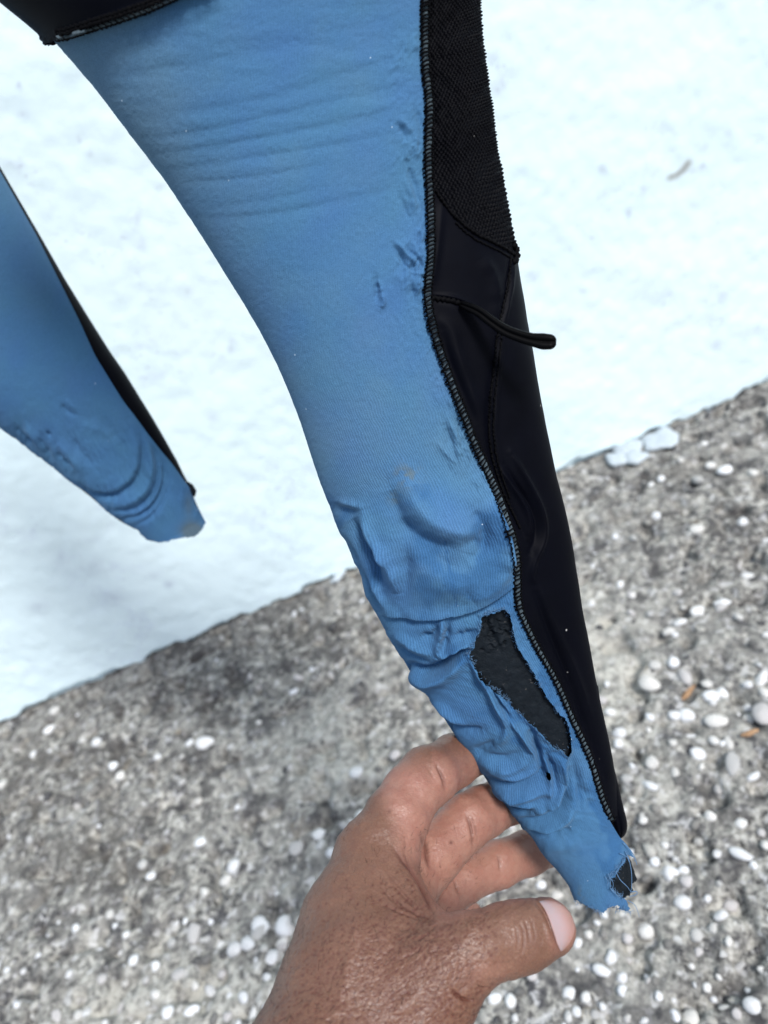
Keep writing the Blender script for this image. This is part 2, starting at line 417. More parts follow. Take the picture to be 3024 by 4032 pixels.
# stones: hand placed from the photograph (photo position, long, short size in photo pixels, turn)
hand_px = []
def addc(ox, oy, s, lst):
    for t in lst:
        x, y = t[0]/s+ox, t[1]/s+oy; sz = t[2] if len(t) > 2 else 44
        el = t[3] if len(t) > 3 else 0.78; tu = t[4] if len(t) > 4 else rnd.uniform(0, 180)
        hand_px.append((x, y, sz, el, tu))
addc(0, 2700, 1.3825, [(525,310,48),(1120,320,80,.6,40),(620,440,40),(660,500,46),(1060,605,40),(1085,855,55,.8,60),(1270,995,70,.8,0),(1225,1060,55,.7,20),
  (770,970,48),(920,1010,40),(815,1030,40),(1115,1130,50,.6,80),(600,1250,44),(1060,1350,95,.55,-60),(1410,1310,84,.75,70),(1185,1400,62,.6,40),(1280,1440,64,.85,0),
  (1530,1290,84,.9,0),(1515,1380,62,.65,0),(1465,1470,100,.65,20),(1350,1410,70,.6,60),(735,1500,50),(845,1530,46),(975,1570,56),(1040,1620,60,.5,80),(560,1600,46),
  (1110,1640,64,.6,70),(1330,1700,46),(1130,1740,52,.6,-30),(1040,1770,66,.5,20),(380,1570,34),(300,140,46),(270,240,50,.6,0),(30,800,36),(640,1740,60),(1370,1780,60,.5,-40),
  (1240,1800,44),(920,1780,52),(930,1400,44),(1590,1450,50),(700,1830,50),(430,1790,44),(850,1680,42),(790,1600,36),(1200,1560,44),(1450,1590,40),(10,540,44),(300,1790,60,.5,80)])
addc(2200, 2300, 2.0133, [(1290,165,76,.5,-10),(1095,220,62,.8),(955,300,56,.55,35),(875,370,52,.65,20),(820,460,46,.9),(760,650,50,.7,50),(905,630,50,.9),(1000,730,74,.55,-65),
  (715,790,86,.65,75),(1170,790,44,.7),(1290,850,50,.8),(1200,890,64,.75,60),(1250,1090,100,.55,50),(1010,1040,66,.8,80),(915,1040,46,.9),(1500,1040,54,.7,70),(1620,1040,100,.75,-50),
  (1600,760,90,.45,-8),(1490,930,44),(1350,1250,60,.5,-50),(1020,1190,80,.45,45),(1100,1350,60,.75,80),(745,1430,62,.8,0),(1380,1430,105,.45,-30),(920,1490,48,.6,-50),(725,1600,70,.42,85),
  (540,1530,46),(465,1270,44),(1200,1840,46),(340,920,44),(400,1020,50,.8),(1630,860,56,.6,-60),(1540,1520,56,.5,10),(1230,1240,40),(1200,1390,44,.5,70),(1440,1900,50),(1600,1960,40),
  (1260,1590,40),(1500,800,40),(940,60,34),(260,150,30),(580,90,34),(1430,270,34),(1650,420,40)])
addc(2200, 3300, 2.0133, [(1440,130,100,.4,75),(1010,340,54,.8),(870,280,60,.6,-40),(990,250,46,.7,30),(980,510,68,.7,40),(1350,490,66,.7,40),(1280,620,60,.6,30),(690,690,84,.75,-30),
  (1230,710,46),(1090,770,56,.9),(1420,980,72,.35,12),(340,1060,80,.5,65),(1610,1030,46,.6,70),(1170,1180,40),(70,1220,58,.8),(540,790,46),(1030,1420,88,.75,0),(1310,1350,66,.6,45),
  (1530,1330,62,.95,0),(210,1260,44),(790,1260,38),(1410,1390,40),(1220,1250,30),(150,830,40),(230,750,38),(530,930,44,.6,70),(1540,215,36),(1640,60,44),(760,180,42),(1150,190,46),
  (1350,820,44,.6),(450,930,30),(340,1330,34),(140,1370,40),(280,1390,40)])
addc(1000, 2800, 1.185, [(480,290,66,.7,20),(500,490,50,.9),(425,530,56,.6,60),(300,575,56,.7,40),(200,640,62,.8),(660,210,50),(20,1020,84,.7),(115,980,66,.8),(110,1075,60,.7),
  (220,990,50,.7),(60,1150,90,.7,20),(155,1120,40),(1200,540,40),(1400,820,50),(1330,790,46),(1460,1320,44),(1120,1340,60,.6,30),(1200,1350,54),(1300,1240,40),(950,400,40),(1000,880,44),(1090,840,40)])
addc(2100, 1400, 1.795, [(1350,820,56,.8),(1550,840,44),(1160,885,44),(900,880,36),(1040,750,40,.6),(1480,1170,44),(1510,1510,60,.7,20),(1330,1750,66,.5),(1170,1780,44),(410,1760,30),
  (610,1620,34),(690,1690,32),(1020,1670,40),(1150,1240,56,.7),(1250,780,40),(1640,1260,36)])
def pebble_mesh(name, seed, seg=10, rings=7):
    r = np.random.RandomState(seed); v = [(0, 0, 1.)]
    for i in range(1, rings):
        a = math.pi*i/rings
        for j in range(seg):
            b = 2*math.pi*j/seg; v.append((math.sin(a)*math.cos(b), math.sin(a)*math.sin(b), math.cos(a)))
    v.append((0, 0, -1.)); v = np.array(v)
    k = np.ones(len(v))
    for _ in range(5):
        d = r.randn(3); d /= np.linalg.norm(d); k += 0.11*r.randn()*np.sign(v@d)*np.abs(v@d)**1.5
        k -= 0.10*np.clip(v@d-0.6, 0, 1)*2
        d = r.randn(3); d /= np.linalg.norm(d); k = np.minimum(k, 0.72/np.clip(v@d, .05, 1)*(1+.1*r.rand()))
    v = v*k[:, None]
    v[:, :2] /= np.abs(v[:, :2]).max(); v[:, 2] /= np.abs(v[:, 2]).max()
    f = [(0, 1+j, 1+(j+1) % seg) for j in range(seg)]
    for i in range(rings-2):
        for j in range(seg):
            a = 1+i*seg+j; b = 1+i*seg+(j+1) % seg; f.append((a, a+seg, b+seg, b))
    n = 1+(rings-1)*seg; f += [(n, n-seg+(j+1) % seg, n-seg+j) for j in range(seg)]
    return v, f
PM = []
for k in range(12):
    v, f = pebble_mesh('pebble', 40+k, 12, 8)
    me = bpy.data.meshes.new('pebble'); me.from_pydata([tuple(q) for q in v], [], f)
    me.polygons.foreach_set('use_smooth', np.ones(len(f), bool)); me.materials.append(PEB); PM.append(me)
def img_len_to_ground(px, py, size):
    """size of a stone on the ground that covers so many photo pixels there"""
    c = G(px, py); d = -toC(c)[2]; return size/F*d
n_p = 0
placed = []
for (x, y, s, el, tu) in hand_px:
    g = G(x, y)
    if g[1] > WALL_Y-0.005: continue
    L = img_len_to_ground(x, y, s)*0.5*1.10
    o = bpy.data.objects.new('pebble', PM[rnd.randrange(12)]); col.objects.link(o); o.parent = ground
    b = L*el*1.12
    o.scale = (L, b, min(L, b)*rnd.uniform(.6, .8))
    o.location = (g[0], g[1], ground_z(g[0], g[1])+o.scale[2]*rnd.uniform(0.1, 0.35))
    ang = -math.radians(tu)+ROLL
    o.rotation_euler = (rnd.uniform(-.15, .15), rnd.uniform(-.15, .15), ang)
    placed.append((g[0], g[1], L)); n_p += 1
# more countable stones scattered between them
while n_p < 290:
    x, y = rnd.uniform(-60, 3080), rnd.uniform(1500, 4100)
    dens = 0.25+0.75*(x > 2300 and y > 2400)+0.75*(y > 3500 and x > 300)
    if rnd.random() > dens: continue
    g = G(x, y)
    if g[1] > WALL_Y-0.02: continue
    s = rnd.uniform(26, 44); L = img_len_to_ground(x, y, s)*0.5
    if any((g[0]-a)**2+(g[1]-b)**2 < (L+c)**2 for a, b, c in placed): continue
    o = bpy.data.objects.new('pebble', PM[rnd.randrange(12)]); col.objects.link(o); o.parent = ground
    o.scale = (L, L*rnd.uniform(.55, .95), L*rnd.uniform(.5, .7))
    o.location = (g[0], g[1], ground_z(g[0], g[1])+o.scale[2]*rnd.uniform(-0.1, 0.35))
    o.rotation_euler = (rnd.uniform(-.3, .3), rnd.uniform(-.3, .3), rnd.uniform(0, 6.3))
    placed.append((g[0], g[1], L)); n_p += 1
# the rest of the stones in the concrete, past counting: one part
parts = []; tones = []
base = [pebble_mesh('g', 90+k, 7, 5) for k in range(6)]
for k in range(12000):
    x, y = rnd.uniform(-1.15, 1.35), rnd.uniform(-0.05, WALL_Y-0.01)
    cl = float(vnoise(np.array(x*9.), np.array(y*9.+3)))
    if rnd.random() > 0.55+cl: continue
    r = rnd.uniform(0.0022, 0.0072)*(1.3 if rnd.random() < .12 else 1)
    v, f = base[rnd.randrange(6)]; a = rnd.uniform(0, 6.3); ca, sa = math.cos(a), math.sin(a)
    vv = v*np.array([r, r*rnd.uniform(.6, 1), r*rnd.uniform(.5, .8)])
    vv = vv@np.array([[ca, sa, 0], [-sa, ca, 0], [0, 0, 1]])+np.array([x, y, ground_z(x, y)+r*rnd.uniform(-0.6, 0.0)])
    parts.append((vv, f)); qx, qy, _ = proj(np.array([x, y, 0.]))
    wh = smooth_step(3450, 3950, qy)*(.30+.25*(qx < 1200))+.16*smooth_step(2300, 2600, qx)*smooth_step(2400, 2700, qy)
    tones += [min(1, max(0, rnd.gauss(0.36, 0.22)+(.5 if rnd.random() < .04+wh else 0)))]*len(vv)
v, f = join(parts)
mk('gravel', v, f, GPEB, ground, attrs={'tone': tones}, kind='stuff')

# ------------------------------------------------------------------ wall
wx, wt = axis(-1.2, 1.4, 0.004, 14, 14)
WX = np.concatenate([(wx[0]-wt)[::-1], wx, wx[-1]+wt])
WZ = np.concatenate([np.arange(-0.02, 0.06, 0.002), np.arange(0.06, 1.0, 0.004), np.arange(1.004, 1.5, 0.012), np.linspace(1.65, 3.0, 8)])
A, B = np.meshgrid(WX, WZ)
nr = (np.abs(A) < 2).astype(float)
D = WALL_Y-nr*(0.0035*fbm(A*9, B*9, 4)+0.0012*fbm(A*60, B*60, 3))-0.004
# the render coat ends unevenly a little above the concrete: its foot turns in under the lower edge
edge = 0.005+0.015*fbm(WX*13, WX*0+2.3, 4)+0.010*fbm(WX*60, WX*0+8, 3)
edge = np.clip(edge, -0.004, 0.026)
under = smooth_step(0.0015, -0.0035, B-edge[None, :])
D = D+0.012*under
wpx, wpy, wpd = proj(np.stack([A, D, B], -1))
wpx = np.where(wpd > 0.2, wpx, -9e3)
scf = np.zeros(A.shape); brn = np.zeros(A.shape)
wob = 14*fbm(A*40, B*40, 3)
for (x_, y_, sx_, sy_, am_) in [(2374,667,16,14,.8),(2533,752,12,28,.55),(2476,842,14,24,.6),(2762,650,14,14,.7),(2725,672,14,12,.5),(2780,588,16,14,.4),(2868,520,18,20,.4),(2985,550,26,16,.4),(2850,1165,34,36,.5),(2296,1146,14,12,.5),(2590,1160,120,50,.25),(2820,1360,26,20,.45),(2960,1310,90,22,.35),
   (2820,870,14,10,.35),(2620,930,16,12,.3),(2730,810,24,12,.35),(912,1380,14,12,.8),(918,1345,16,12,.45),(830,1390,14,10,.4),(870,1408,12,12,.4),(740,1145,20,14,.35),(835,1470,18,14,.3),(77,342,10,9,.8),(88,450,22,12,.6),(310,545,12,10,.7),(350,600,14,12,.6),(300,440,60,30,.2),(620,735,22,12,.35),
   (545,870,10,40,.3),(560,950,12,24,.3),(150,2385,40,30,.35),(440,2355,60,24,.4),(665,2300,20,16,.6),(240,2190,20,30,.3),(380,2240,50,34,.25),(600,2260,40,20,.3),(830,1640,24,18,.35),(960,1800,40,26,.2)]:
    scf += am_*np.exp(-(((wpx+wob-x_)/sx_)**2+((wpy+wob-y_)/sy_)**2))
d_, _, _ = polydist(wpx+wob*.4, wpy, np.array([(2640,700),(2668,690),(2692,668),(2712,640)], float)); brn = np.exp(-(d_/11)**2)
wallobj = empty('wall', (0, WALL_Y, 0), label='white painted rendered wall behind the wetsuit, meeting the concrete ground', cat='wall')
front = mk('painted_render', np.stack([A, D, B], -1).reshape(-1, 3), grid_faces(len(WZ), len(WX)), WALL, wallobj, attrs={'scuff': np.clip(scf, 0, 1).ravel(), 'brown': np.clip(brn, 0, 1).ravel()})
bx0, bx1 = WX[0], WX[-1]; yb = WALL_Y+0.22; yf = WALL_Y+0.012
MORT = mat_plain('dark_mortar', (0.10, 0.10, 0.095), 0.95, 0.1, 0.5, 120, 0.6)
mk('masonry', [(bx0, yf, -.02), (bx1, yf, -.02), (bx1, yf, 2.99), (bx0, yf, 2.99), (bx0, yb, -.02), (bx1, yb, -.02), (bx1, yb, 2.99), (bx0, yb, 2.99)],
   [(0, 1, 2, 3), (7, 6, 5, 4), (0, 4, 5, 1), (3, 2, 6, 7), (0, 3, 7, 4), (1, 5, 6, 2)], MORT, wallobj, smooth=False)
# spilled paint lumps at the wall foot
WP = mat_plain('spilled_paint', (0.42, 0.47, 0.50), 0.6, 0.4, 0.12, 150, 0.5)
for (px, py, rx, ry, ty) in [(2601, 1731, 88, 52, 0), (2478, 1768, 66, 52, 30), (2505, 1800, 60, 40, -20), (2430, 1815, 44, 34, 0), (1335, 2270, 52, 16, -24)]:
    g = G(px, py); k = img_len_to_ground(px, py, 1.0)
    v, f = pebble_mesh('p', int(px), 16, 8)
    v = v*(1+0.22*np.sin(v[:, :1]*5+px)*np.cos(v[:, 1:2]*4)+.08*np.sin(v[:, :1]*13)*np.cos(v[:, 1:2]*11+px)); a = ROLL-math.radians(ty)
    v = v*np.array([rx*k, ry*k*1.5, 0.006])@np.array([[math.cos(a), math.sin(a), 0], [-math.sin(a), math.cos(a), 0], [0, 0, 1]])
    mk('paint_spill', v+np.array([g[0], min(g[1], WALL_Y-0.012), 0.003]), f, WP, ground)
# two slivers of wood among the stones
WOOD = mat_plain('dry_wood', (0.34, 0.21, 0.12), 0.8, 0.2, 0.35, 200, 0.5)
for (px, py, L, wd, tu, lab) in [(2705, 2716, 92, 24, 8, 'orange brown wood chip lying left of the middle cluster of white pebbles'),
                                 (2952, 2893, 72, 24, 38, 'pale tan wood chip by the right edge, below the largest white pebbles')]:
    g = G(px, py); k = img_len_to_ground(px, py, 1.0); a = ROLL-math.radians(tu)
    n = 9; V = []; t = np.linspace(-1, 1, n)
    for i, q in enumerate(t):
        w = wd*.5*k*(1-abs(q)**3*.7)*(1+.15*math.sin(5*i)); h = 0.0022+0.0006*math.sin(3*i+px)
        yy = .06*L*k*math.sin(2*q)
        V += [(q*L*k/2, yy-w, 0), (q*L*k/2, yy-w*.6, h), (q*L*k/2, yy+w*.7, h*.8), (q*L*k/2, yy+w, 0)]
    V = np.array(V)@np.array([[math.cos(a), math.sin(a), 0], [-math.sin(a), math.cos(a), 0], [0, 0, 1]])
    Fc = []
    for i in range(n-1):
        for j in range(4): Fc.append((i*4+j, i*4+(j+1) % 4, i*4+4+(j+1) % 4, i*4+4+j))
    Fc += [(3, 2, 1, 0), tuple(range(4*n-4, 4*n))]
    o = mk('wood_chip', V, Fc, WOOD, label=lab, cat='wood chip'); o.location = (g[0], g[1], ground_z(g[0], g[1])+0.003)

# ------------------------------------------------------------------ wetsuit legs
class Leg:
    """cross sections between a left outline L, a seam S and a right outline R (photo positions), depth and half thickness"""
    def __init__(s, st, dep, th, n=900):
        st = np.array(st, float)
        mid = (st[:, 0:2]+st[:, 2:4])/2
        arc = np.concatenate([[0], np.cumsum(np.hypot(*(mid[1:]-mid[:-1]).T))]); s.len = arc[-1]
        t = np.linspace(0, arc[-1], n)
        A = np.stack([np.interp(t, arc, st[:, k]) for k in range(st.shape[1])], 1)
        k = 7; ker = np.hanning(2*k+3)[1:-1]; ker /= ker.sum()
        pad = np.concatenate([2*A[:1]-A[k:0:-1], A, 2*A[-1:]-A[-2:-k-2:-1]])
        A = np.stack([np.convolve(pad[:, j], ker, 'valid') for j in range(A.shape[1])], 1)
        s.t = t; s.A = A; s.n = n; s.dep = dep; s.th = th
    def at(s, q, row, back, off=0.0):
        """q 0..1 from left to right outline; back flips to the rear side"""
        A = s.A[row]; L, S, R = A[..., 0:2], A[..., 2:4], A[..., 4:6]
        # bend the crossing so that it passes the seam point
        qs = s.qs(row)
        w1 = np.clip(q/qs, 0, None)
        p = np.where((q <= qs)[..., None], L+(S-L)*w1[..., None], S+(R-S)*((q-qs)/(1-qs))[..., None])
        d0 = s.dep(S[..., 1]*0.5+L[..., 1]*0.5); T = s.th(s.t[row]/s.len)
        prof = np.sqrt(np.clip(1-np.abs(2*q-1)**2.5, 0, 1))
        sg = np.where(back, -0.8, 1.0)
        return p, d0-T*prof*sg-off
    def qs(s, row):
        A = s.A[row]; a = np.hypot(A[..., 2]-A[..., 0], A[..., 3]-A[..., 1]); b = np.hypot(A[..., 4]-A[..., 2], A[..., 5]-A[..., 3])
        return a/(a+b+1e-6)
def mfun(x): return 1-np.cos(np.clip(np.abs(x), 0, 1)*np.pi/2)
def normals(W):
    a = np.gradient(W, axis=0); b = np.gradient(W, axis=1); n = np.cross(a, b); n /= np.linalg.norm(n, axis=2)[..., None]+1e-12
    view = CAM-W; c = (n*view).sum(2)
    return n if np.median(np.sign(c)) > 0 else -n
def leg_grid(leg, side, ncol, back, off=0.0, rows=None):
    rows = np.arange(leg.n) if rows is None else rows
    s_ = np.linspace(-back, 1, ncol) if side == 'blue' else np.linspace(0, 1+back, ncol)
    S_, Rw = np.meshgrid(s_, rows)
    qs = leg.qs(Rw)
    if side == 'blue':
        q = qs*mfun(S_); bk = S_ < 0
    else:
        q = 1-(1-qs)*mfun(1-S_); bk = S_ > 1
    p, d = leg.at(q, Rw, bk, off)
    return p[..., 0], p[..., 1], d, S_, Rw

# near leg
NEAR = [(-900,-900,1668,-1800,1800,-1900),(-250,-250,1668,-900,1830,-980),(180,120,1667,-350,1860,-430),(383,362,1665,-100,1880,-170),(564,600,1662,120,1893,40),(650,712,1664,260,1905,180),
 (738,845,1683,410,1925,340),(823,975,1676,560,1945,480),(900,1100,1677,663,1960,590),(955,1188,1685,800,1985,725),(1024,1305,1689,1000,2025,940),(1093,1440,1669,1179,2052,1110),
 (1140,1550,1703,1325,2075,1260),(1182,1660,1750,1461,2102,1400),(1222,1785,1804,1602,2125,1530),(1260,1900,1858,1743,2150,1670),(1300,2000,1912,1863,2175,1795),(1331,2078,1950,1949,2192,1880),
 (1376,2187,1988,2058,2220,1985),(1413,2260,2016,2162,2240,2070),(1440,2351,2024,2234,2258,2165),(1495,2442,2022,2321,2275,2270),(1525,2500,2034,2400,2290,2365),(1560,2560,2068,2473,2302,2440),
 (1613,2652,2111,2559,2320,2530),(1670,2722,2162,2646,2336,2620),(1730,2810,2205,2733,2355,2710),(1795,2910,2242,2827,2374,2810),(1855,2985,2285,2914,2392,2895),(1924,3094,2321,3000,2411,2985),
 (1985,3170,2345,3090,2425,3075),(2045,3250,2370,3165,2432,3155),(2102,3311,2400,3230,2436,3222),(2150,3378,2440,3297,2452,3290),(2195,3430,2472,3330,2478,3327),(2237,3485,2497,3375,2503,3373),
 (2262,3547,2515,3440,2520,3438),(2300,3620,2545,3505,2550,3503),(2360,3740,2590,3630,2595,3628)]
def dep_near(y): return np.interp(y, [-1500, -500, 0, 1000, 2000, 2600, 3000, 3600], [.235, .262, .275, .300, .322, .338, .348, .362])
def th_near(t): return np.interp(t, [0, .3, .5, .75, .88, .95, 1], [.034, .030, .028, .022, .016, .012, .010])
near = Leg(NEAR, dep_near, th_near, 1500)

TEAR = [(1978,2393),(2000,2410),(2010,2432),(2017,2480),(2026,2520),(2039,2552),(2062,2590),(2075,2603),(2088,2632),(2104,2654),(2120,2690),(2133,2711),(2150,2745),(2176,2776),(2198,2805),(2224,2827),(2236,2862),(2242,2899),
 (2244,2930),(2242,2957),(2234,2979),(2205,2950),(2180,2940),(2162,2921),(2126,2885),(2105,2858),(2082,2842),(2060,2822),(2046,2805),(2020,2785),(2003,2755),(1980,2740),(1960,2719),(1935,2705),(1909,2675),
 (1888,2650),(1873,2625),(1860,2600),(1844,2574),(1865,2531),(1887,2480),(1894,2422),(1938,2408)]
CUFF = [(2180,3500),(2240,3520),(2262,3547),(2280,3552),(2295,3562),(2312,3566),(2324,3576),(2345,3580),(2360,3590),(2377,3593),(2385,3580),(2401,3571),(2415,3570),(2430,3567),(2445,3580),(2454,3583),(2470,3586),(2483,3588),
 (2482,3575),(2476,3560),(2454,3538),(2446,3530),(2435,3528),(2420,3512),(2411,3499),(2405,3480),(2401,3465),(2418,3452),(2435,3427),(2448,3412),(2459,3393),(2466,3375),(2474,3359),(2486,3366),(2497,3380),(2510,3412),(2760,3412),
 (2760,3900),(2000,3900),(2000,3500)]
HEM = [(-400,330),(60,215),(148,150),(190,148),(231,152),(300,135),(362,116),(430,95),(506,69),(600,36),(680,0),(760,-40),(900,-110),(1200,-260),(1700,-560)]
def jitter(poly, a, seed, step=7):
    r = np.random.RandomState(seed); p = resample(np.array(list(poly)+[poly[0]], float), step)[:-1]
    return p+r.randn(*p.shape)*a

# folds of the near blue cloth: (points, width on the left of the stroke, width on its right, height mm)
NF = [
 # soft stretch bands over the thigh
 ([(520,560),(900,500),(1300,400),(1640,330)],16,30,-.35),([(560,620),(950,560),(1350,480),(1640,410)],14,26,-.40),([(600,680),(1000,620),(1400,560),(1640,500)],14,22,-.35),
 ([(620,450),(950,420),(1350,290),(1640,200)],18,34,-.30),([(760,860),(1050,850),(1300,800),(1560,740)],14,26,-.40),([(800,820),(1000,800),(1300,730)],12,22,-.25),
 ([(400,300),(800,250),(1300,130),(1600,60)],24,44,-.3),([(700,720),(1000,700),(1300,640)],10,20,-.3),
 # puckers along the seam
 ([(1560,480),(1590,520),(1600,560)],9,12,-1.0),([(1575,470),(1610,500),(1640,560)],8,10,.9),([(1630,420),(1655,470),(1665,540)],8,10,-.9),([(1600,640),(1625,700),(1655,760)],8,10,-.9),
 ([(1590,700),(1620,770),(1640,850)],9,12,1.1),([(1615,690),(1640,760),(1665,830)],7,9,-.8),([(1570,760),(1600,830),(1620,880)],8,10,-.7),
 ([(1545,960),(1580,1010),(1600,1060),(1660,1090)],9,12,-1.1),([(1560,950),(1600,1000),(1640,1040)],8,10,1.1),([(1580,1040),(1620,1075),(1670,1080)],7,9,.9),([(1600,980),(1640,1010),(1670,1060)],7,9,-.9),
 ([(1640,1090),(1650,1130),(1640,1170)],9,9,.8),([(1610,1100),(1625,1140),(1630,1190)],8,8,-.8),
 ([(1478,1085),(1490,1140),(1480,1180)],9,13,-1.2),([(1500,1150),(1515,1190),(1500,1215)],9,12,1.3),([(1485,1100),(1505,1150)],8,9,1.0),
 ([(1750,1660),(1770,1720),(1790,1780)],12,16,-1.0),([(1765,1650),(1795,1710),(1810,1800)],9,12,1.1),([(1720,1740),(1760,1790),(1800,1830)],10,12,.9),([(1770,1600),(1800,1660),(1840,1740)],10,10,-.7),
 # knee pouch
 ([(1590,1860),(1640,1980),(1740,2055),(1870,2085)],34,46,3.3),([(1540,1920),(1575,2030),(1660,2110),(1790,2150)],26,40,-3.0),([(1800,2120),(1860,2120),(1930,2080)],26,34,-1.2),
 ([(1310,1990),(1360,2012),(1415,2022)],12,16,-1.0),([(1330,1972),(1390,1985),(1425,1992)],12,12,.8),
 ([(1425,2000),(1445,2090),(1510,2170),(1560,2260),(1568,2340)],24,22,3.4),([(1380,2040),(1430,2140),(1480,2220),(1500,2330)],22,20,-3.3),([(1590,2100),(1610,2200),(1600,2300),(1570,2380)],26,34,-1.8),
 ([(1905,1950),(1965,2050),(1995,2150),(1985,2240)],28,28,2.8),([(1850,2000),(1905,2080),(1895,2150),(1830,2195)],20,26,-2.6),([(1990,2160),(1985,2240),(1930,2310),(1850,2350)],26,36,2.0),
 ([(1690,2240),(1780,2290),(1890,2270)],40,50,1.4),([(1690,2150),(1740,2200),(1810,2215)],26,26,-1.0),([(1470,2080),(1520,2150),(1560,2210)],14,14,-.8),
 ([(1340,2110),(1390,2180),(1420,2260)],10,12,-1.0),([(1420,2240),(1450,2320),(1500,2400)],10,14,-1.4),([(1460,2240),(1480,2330),(1530,2420)],12,14,1.3),
 # below the knee: cross folds
 ([(1740,2430),(1737,2490),(1725,2536),(1722,2587)],18,12,2.6),([(1760,2440),(1762,2490),(1748,2540),(1740,2575)],12,18,-2.2),([(1650,2500),(1690,2515),(1715,2500),(1722,2460)],14,16,-1.8),
 ([(1722,2591),(1771,2566),(1813,2536),(1868,2526),(1900,2520)],12,15,2.8),([(1790,2500),(1840,2500),(1885,2480)],14,16,-1.5),([(1550,2496),(1598,2520),(1650,2556),(1700,2580)],12,18,1.6),([(1570,2540),(1610,2575),(1660,2605),(1700,2612)],10,14,-1.1),
 ([(1585,2615),(1636,2646),(1670,2656),(1712,2650),(1750,2625),(1780,2598),(1812,2566),(1840,2552)],19,9,-4.6),([(1600,2650),(1660,2680),(1715,2676),(1758,2650),(1805,2608),(1843,2574)],10,26,2.6),
 ([(1839,2575),(1868,2621),(1902,2680),(1944,2755),(1978,2819),(1991,2861),(1978,2903),(1950,2930)],20,9,2.6),([(1880,2600),(1915,2670),(1955,2735),(1992,2800),(2012,2860)],8,10,-2.2),([(1880,2640),(1935,2700),(1990,2770),(2030,2830)],7,9,1.4),
 ([(1704,2760),(1750,2794),(1792,2836),(1840,2866)],14,11,1.8),([(1720,2800),(1746,2823),(1792,2862),(1850,2880),(1900,2870)],12,20,-2.0),([(1860,2960),(1910,2945),(1955,2920)],14,18,-1.3),([(1560,2400),(1600,2440),(1650,2460)],16,20,-.8),
 ([(1960,2760),(2010,2840),(2060,2900),(2100,2960)],12,10,2.0),([(2093,2870),(2112,2925),(2127,2983),(2141,3030),(2135,3060)],10,14,-2.8),([(2030,2850),(2080,2930),(2110,2990)],10,10,1.2),
 ([(1850,2950),(1920,2985),(2000,2990),(2060,2960)],14,18,-1.2),([(1880,2990),(1950,3030),(2030,3030),(2080,2990)],16,16,1.5),
 ([(1905,3060),(1970,3090),(2040,3090),(2110,3070),(2160,3030)],10,16,-2.6),([(1920,3030),(2000,3060),(2070,3060),(2110,3040)],12,12,1.2),([(1950,3110),(2030,3140),(2100,3130),(2170,3110)],14,14,1.8),
 ([(1980,3160),(2060,3190),(2090,3195)],9,14,-2.6),([(1990,3130),(2050,3165),(2110,3170)],10,10,1.5),([(2030,3230),(2110,3240),(2180,3210),(2225,3160),(2245,3080),(2240,3010)],10,18,-2.8),
 ([(2100,3200),(2160,3180),(2200,3140),(2215,3080)],14,14,1.8),([(2080,3275),(2160,3290),(2220,3280),(2250,3260)],10,16,-2.0),([(2060,3255),(2140,3268),(2210,3250),(2260,3190)],12,12,1.8),
 ([(2150,2960),(2185,3040),(2190,3110)],10,14,-2.0),([(2200,2980),(2225,3040),(2235,3120)],12,10,1.6),([(2255,2990),(2275,3060),(2290,3140),(2280,3200)],12,14,-1.4),([(2290,3080),(2320,3150),(2330,3200)],12,12,-.8),
 ([(2130,3350),(2200,3340),(2290,3310)],20,26,.8),([(2140,2980),(2165,3060),(2160,3140)],10,10,1.5),
]
def near_height(x, y):
    h = folds(x+(5*fbm(x/75, y/55+50, 3))*(y > 1850), y+(5*fbm(x/75+70, y/55, 3))*(y > 1850), NF)
    h = h*(1+0.75*smooth_step(1800, 2000, y)+0.35*smooth_step(2400, 2500, y)+0.6*smooth_step(1250, 1350, x)*smooth_step(1900, 1800, y)*(y > 900)+.3*(x > 1450)*(y < 900))
    # the loose jersey over the knee stands off the neoprene, dropping sharply at its lower lip
    e = ((x-1790)/270)**2+((y-2150)/230)**2
    h = h+0.0070*np.exp(-e**1.6)
    d, s_, a = polydist(x, y, smooth_poly([(1560,2430),(1700,2440),(1800,2420),(1900,2385),(2015,2300)], 3))
    h = h+np.where(s_ > 0, -1, 1)*0.0016*np.exp(-(d/34)**2)
    lo = smooth_step(1900, 2050, y)
    h = h+lo*0.0008*fbm(x/110+3, y/110, 2)+lo*0.0002*fbm(x/26, y/26+8, 2)+smooth_step(2350, 2500, y)*smooth_step(3330, 3230, y)*0.0005*(0.5-np.abs(fbm((x*.9+y*.2)/110, (y-.35*x)/30, 3)))
    h = h+0.00012*fbm(x/16, y/16, 3)+0.0004*fbm(x/200+x*0, y/60, 2)*smooth_step(900, 300, y)
    # nap and bobbles beside the seam
    h = h+0.0004*np.clip(fbm(x/14+40, y/22, 2), 0, 1)*smooth_step(300, 0, np.abs(x-1640)+np.clip(y-1300, 0, 1e9)*.4)*(y > 200)
    sx_ = np.interp(y, [0, 400, 560, 1000, 1180, 1325, 1461, 1602, 1743, 1863, 2000], [1662, 1680, 1676, 1689, 1669, 1703, 1750, 1804, 1858, 1912, 1965])
    ds_ = sx_-x; bnd = smooth_step(190, 20, ds_)*(ds_ > -30)*smooth_step(60, 260, y)*smooth_step(2000, 1850, y)
    pk = smooth_step(.02, .30, fbm(x/90+3.1, y/120+7, 2))
    h = h+bnd*pk*0.0030*(0.42-np.abs(fbm((x-sx_)/15+.3*y/60, y/62, 3)))+bnd*0.0003*fbm(x/9, y/14, 2)
    # rolled rim round the tear
    d2, _, _ = polydist(x, y, np.array(TEAR+[TEAR[0]]))
    h = h+0.0013*np.exp(-(d2/11)**2)
    h = h+0.0011*fbm(x/24+9, y/24, 3)*np.exp(-(d2/26)**2)
    return np.maximum(h, -0.0074)

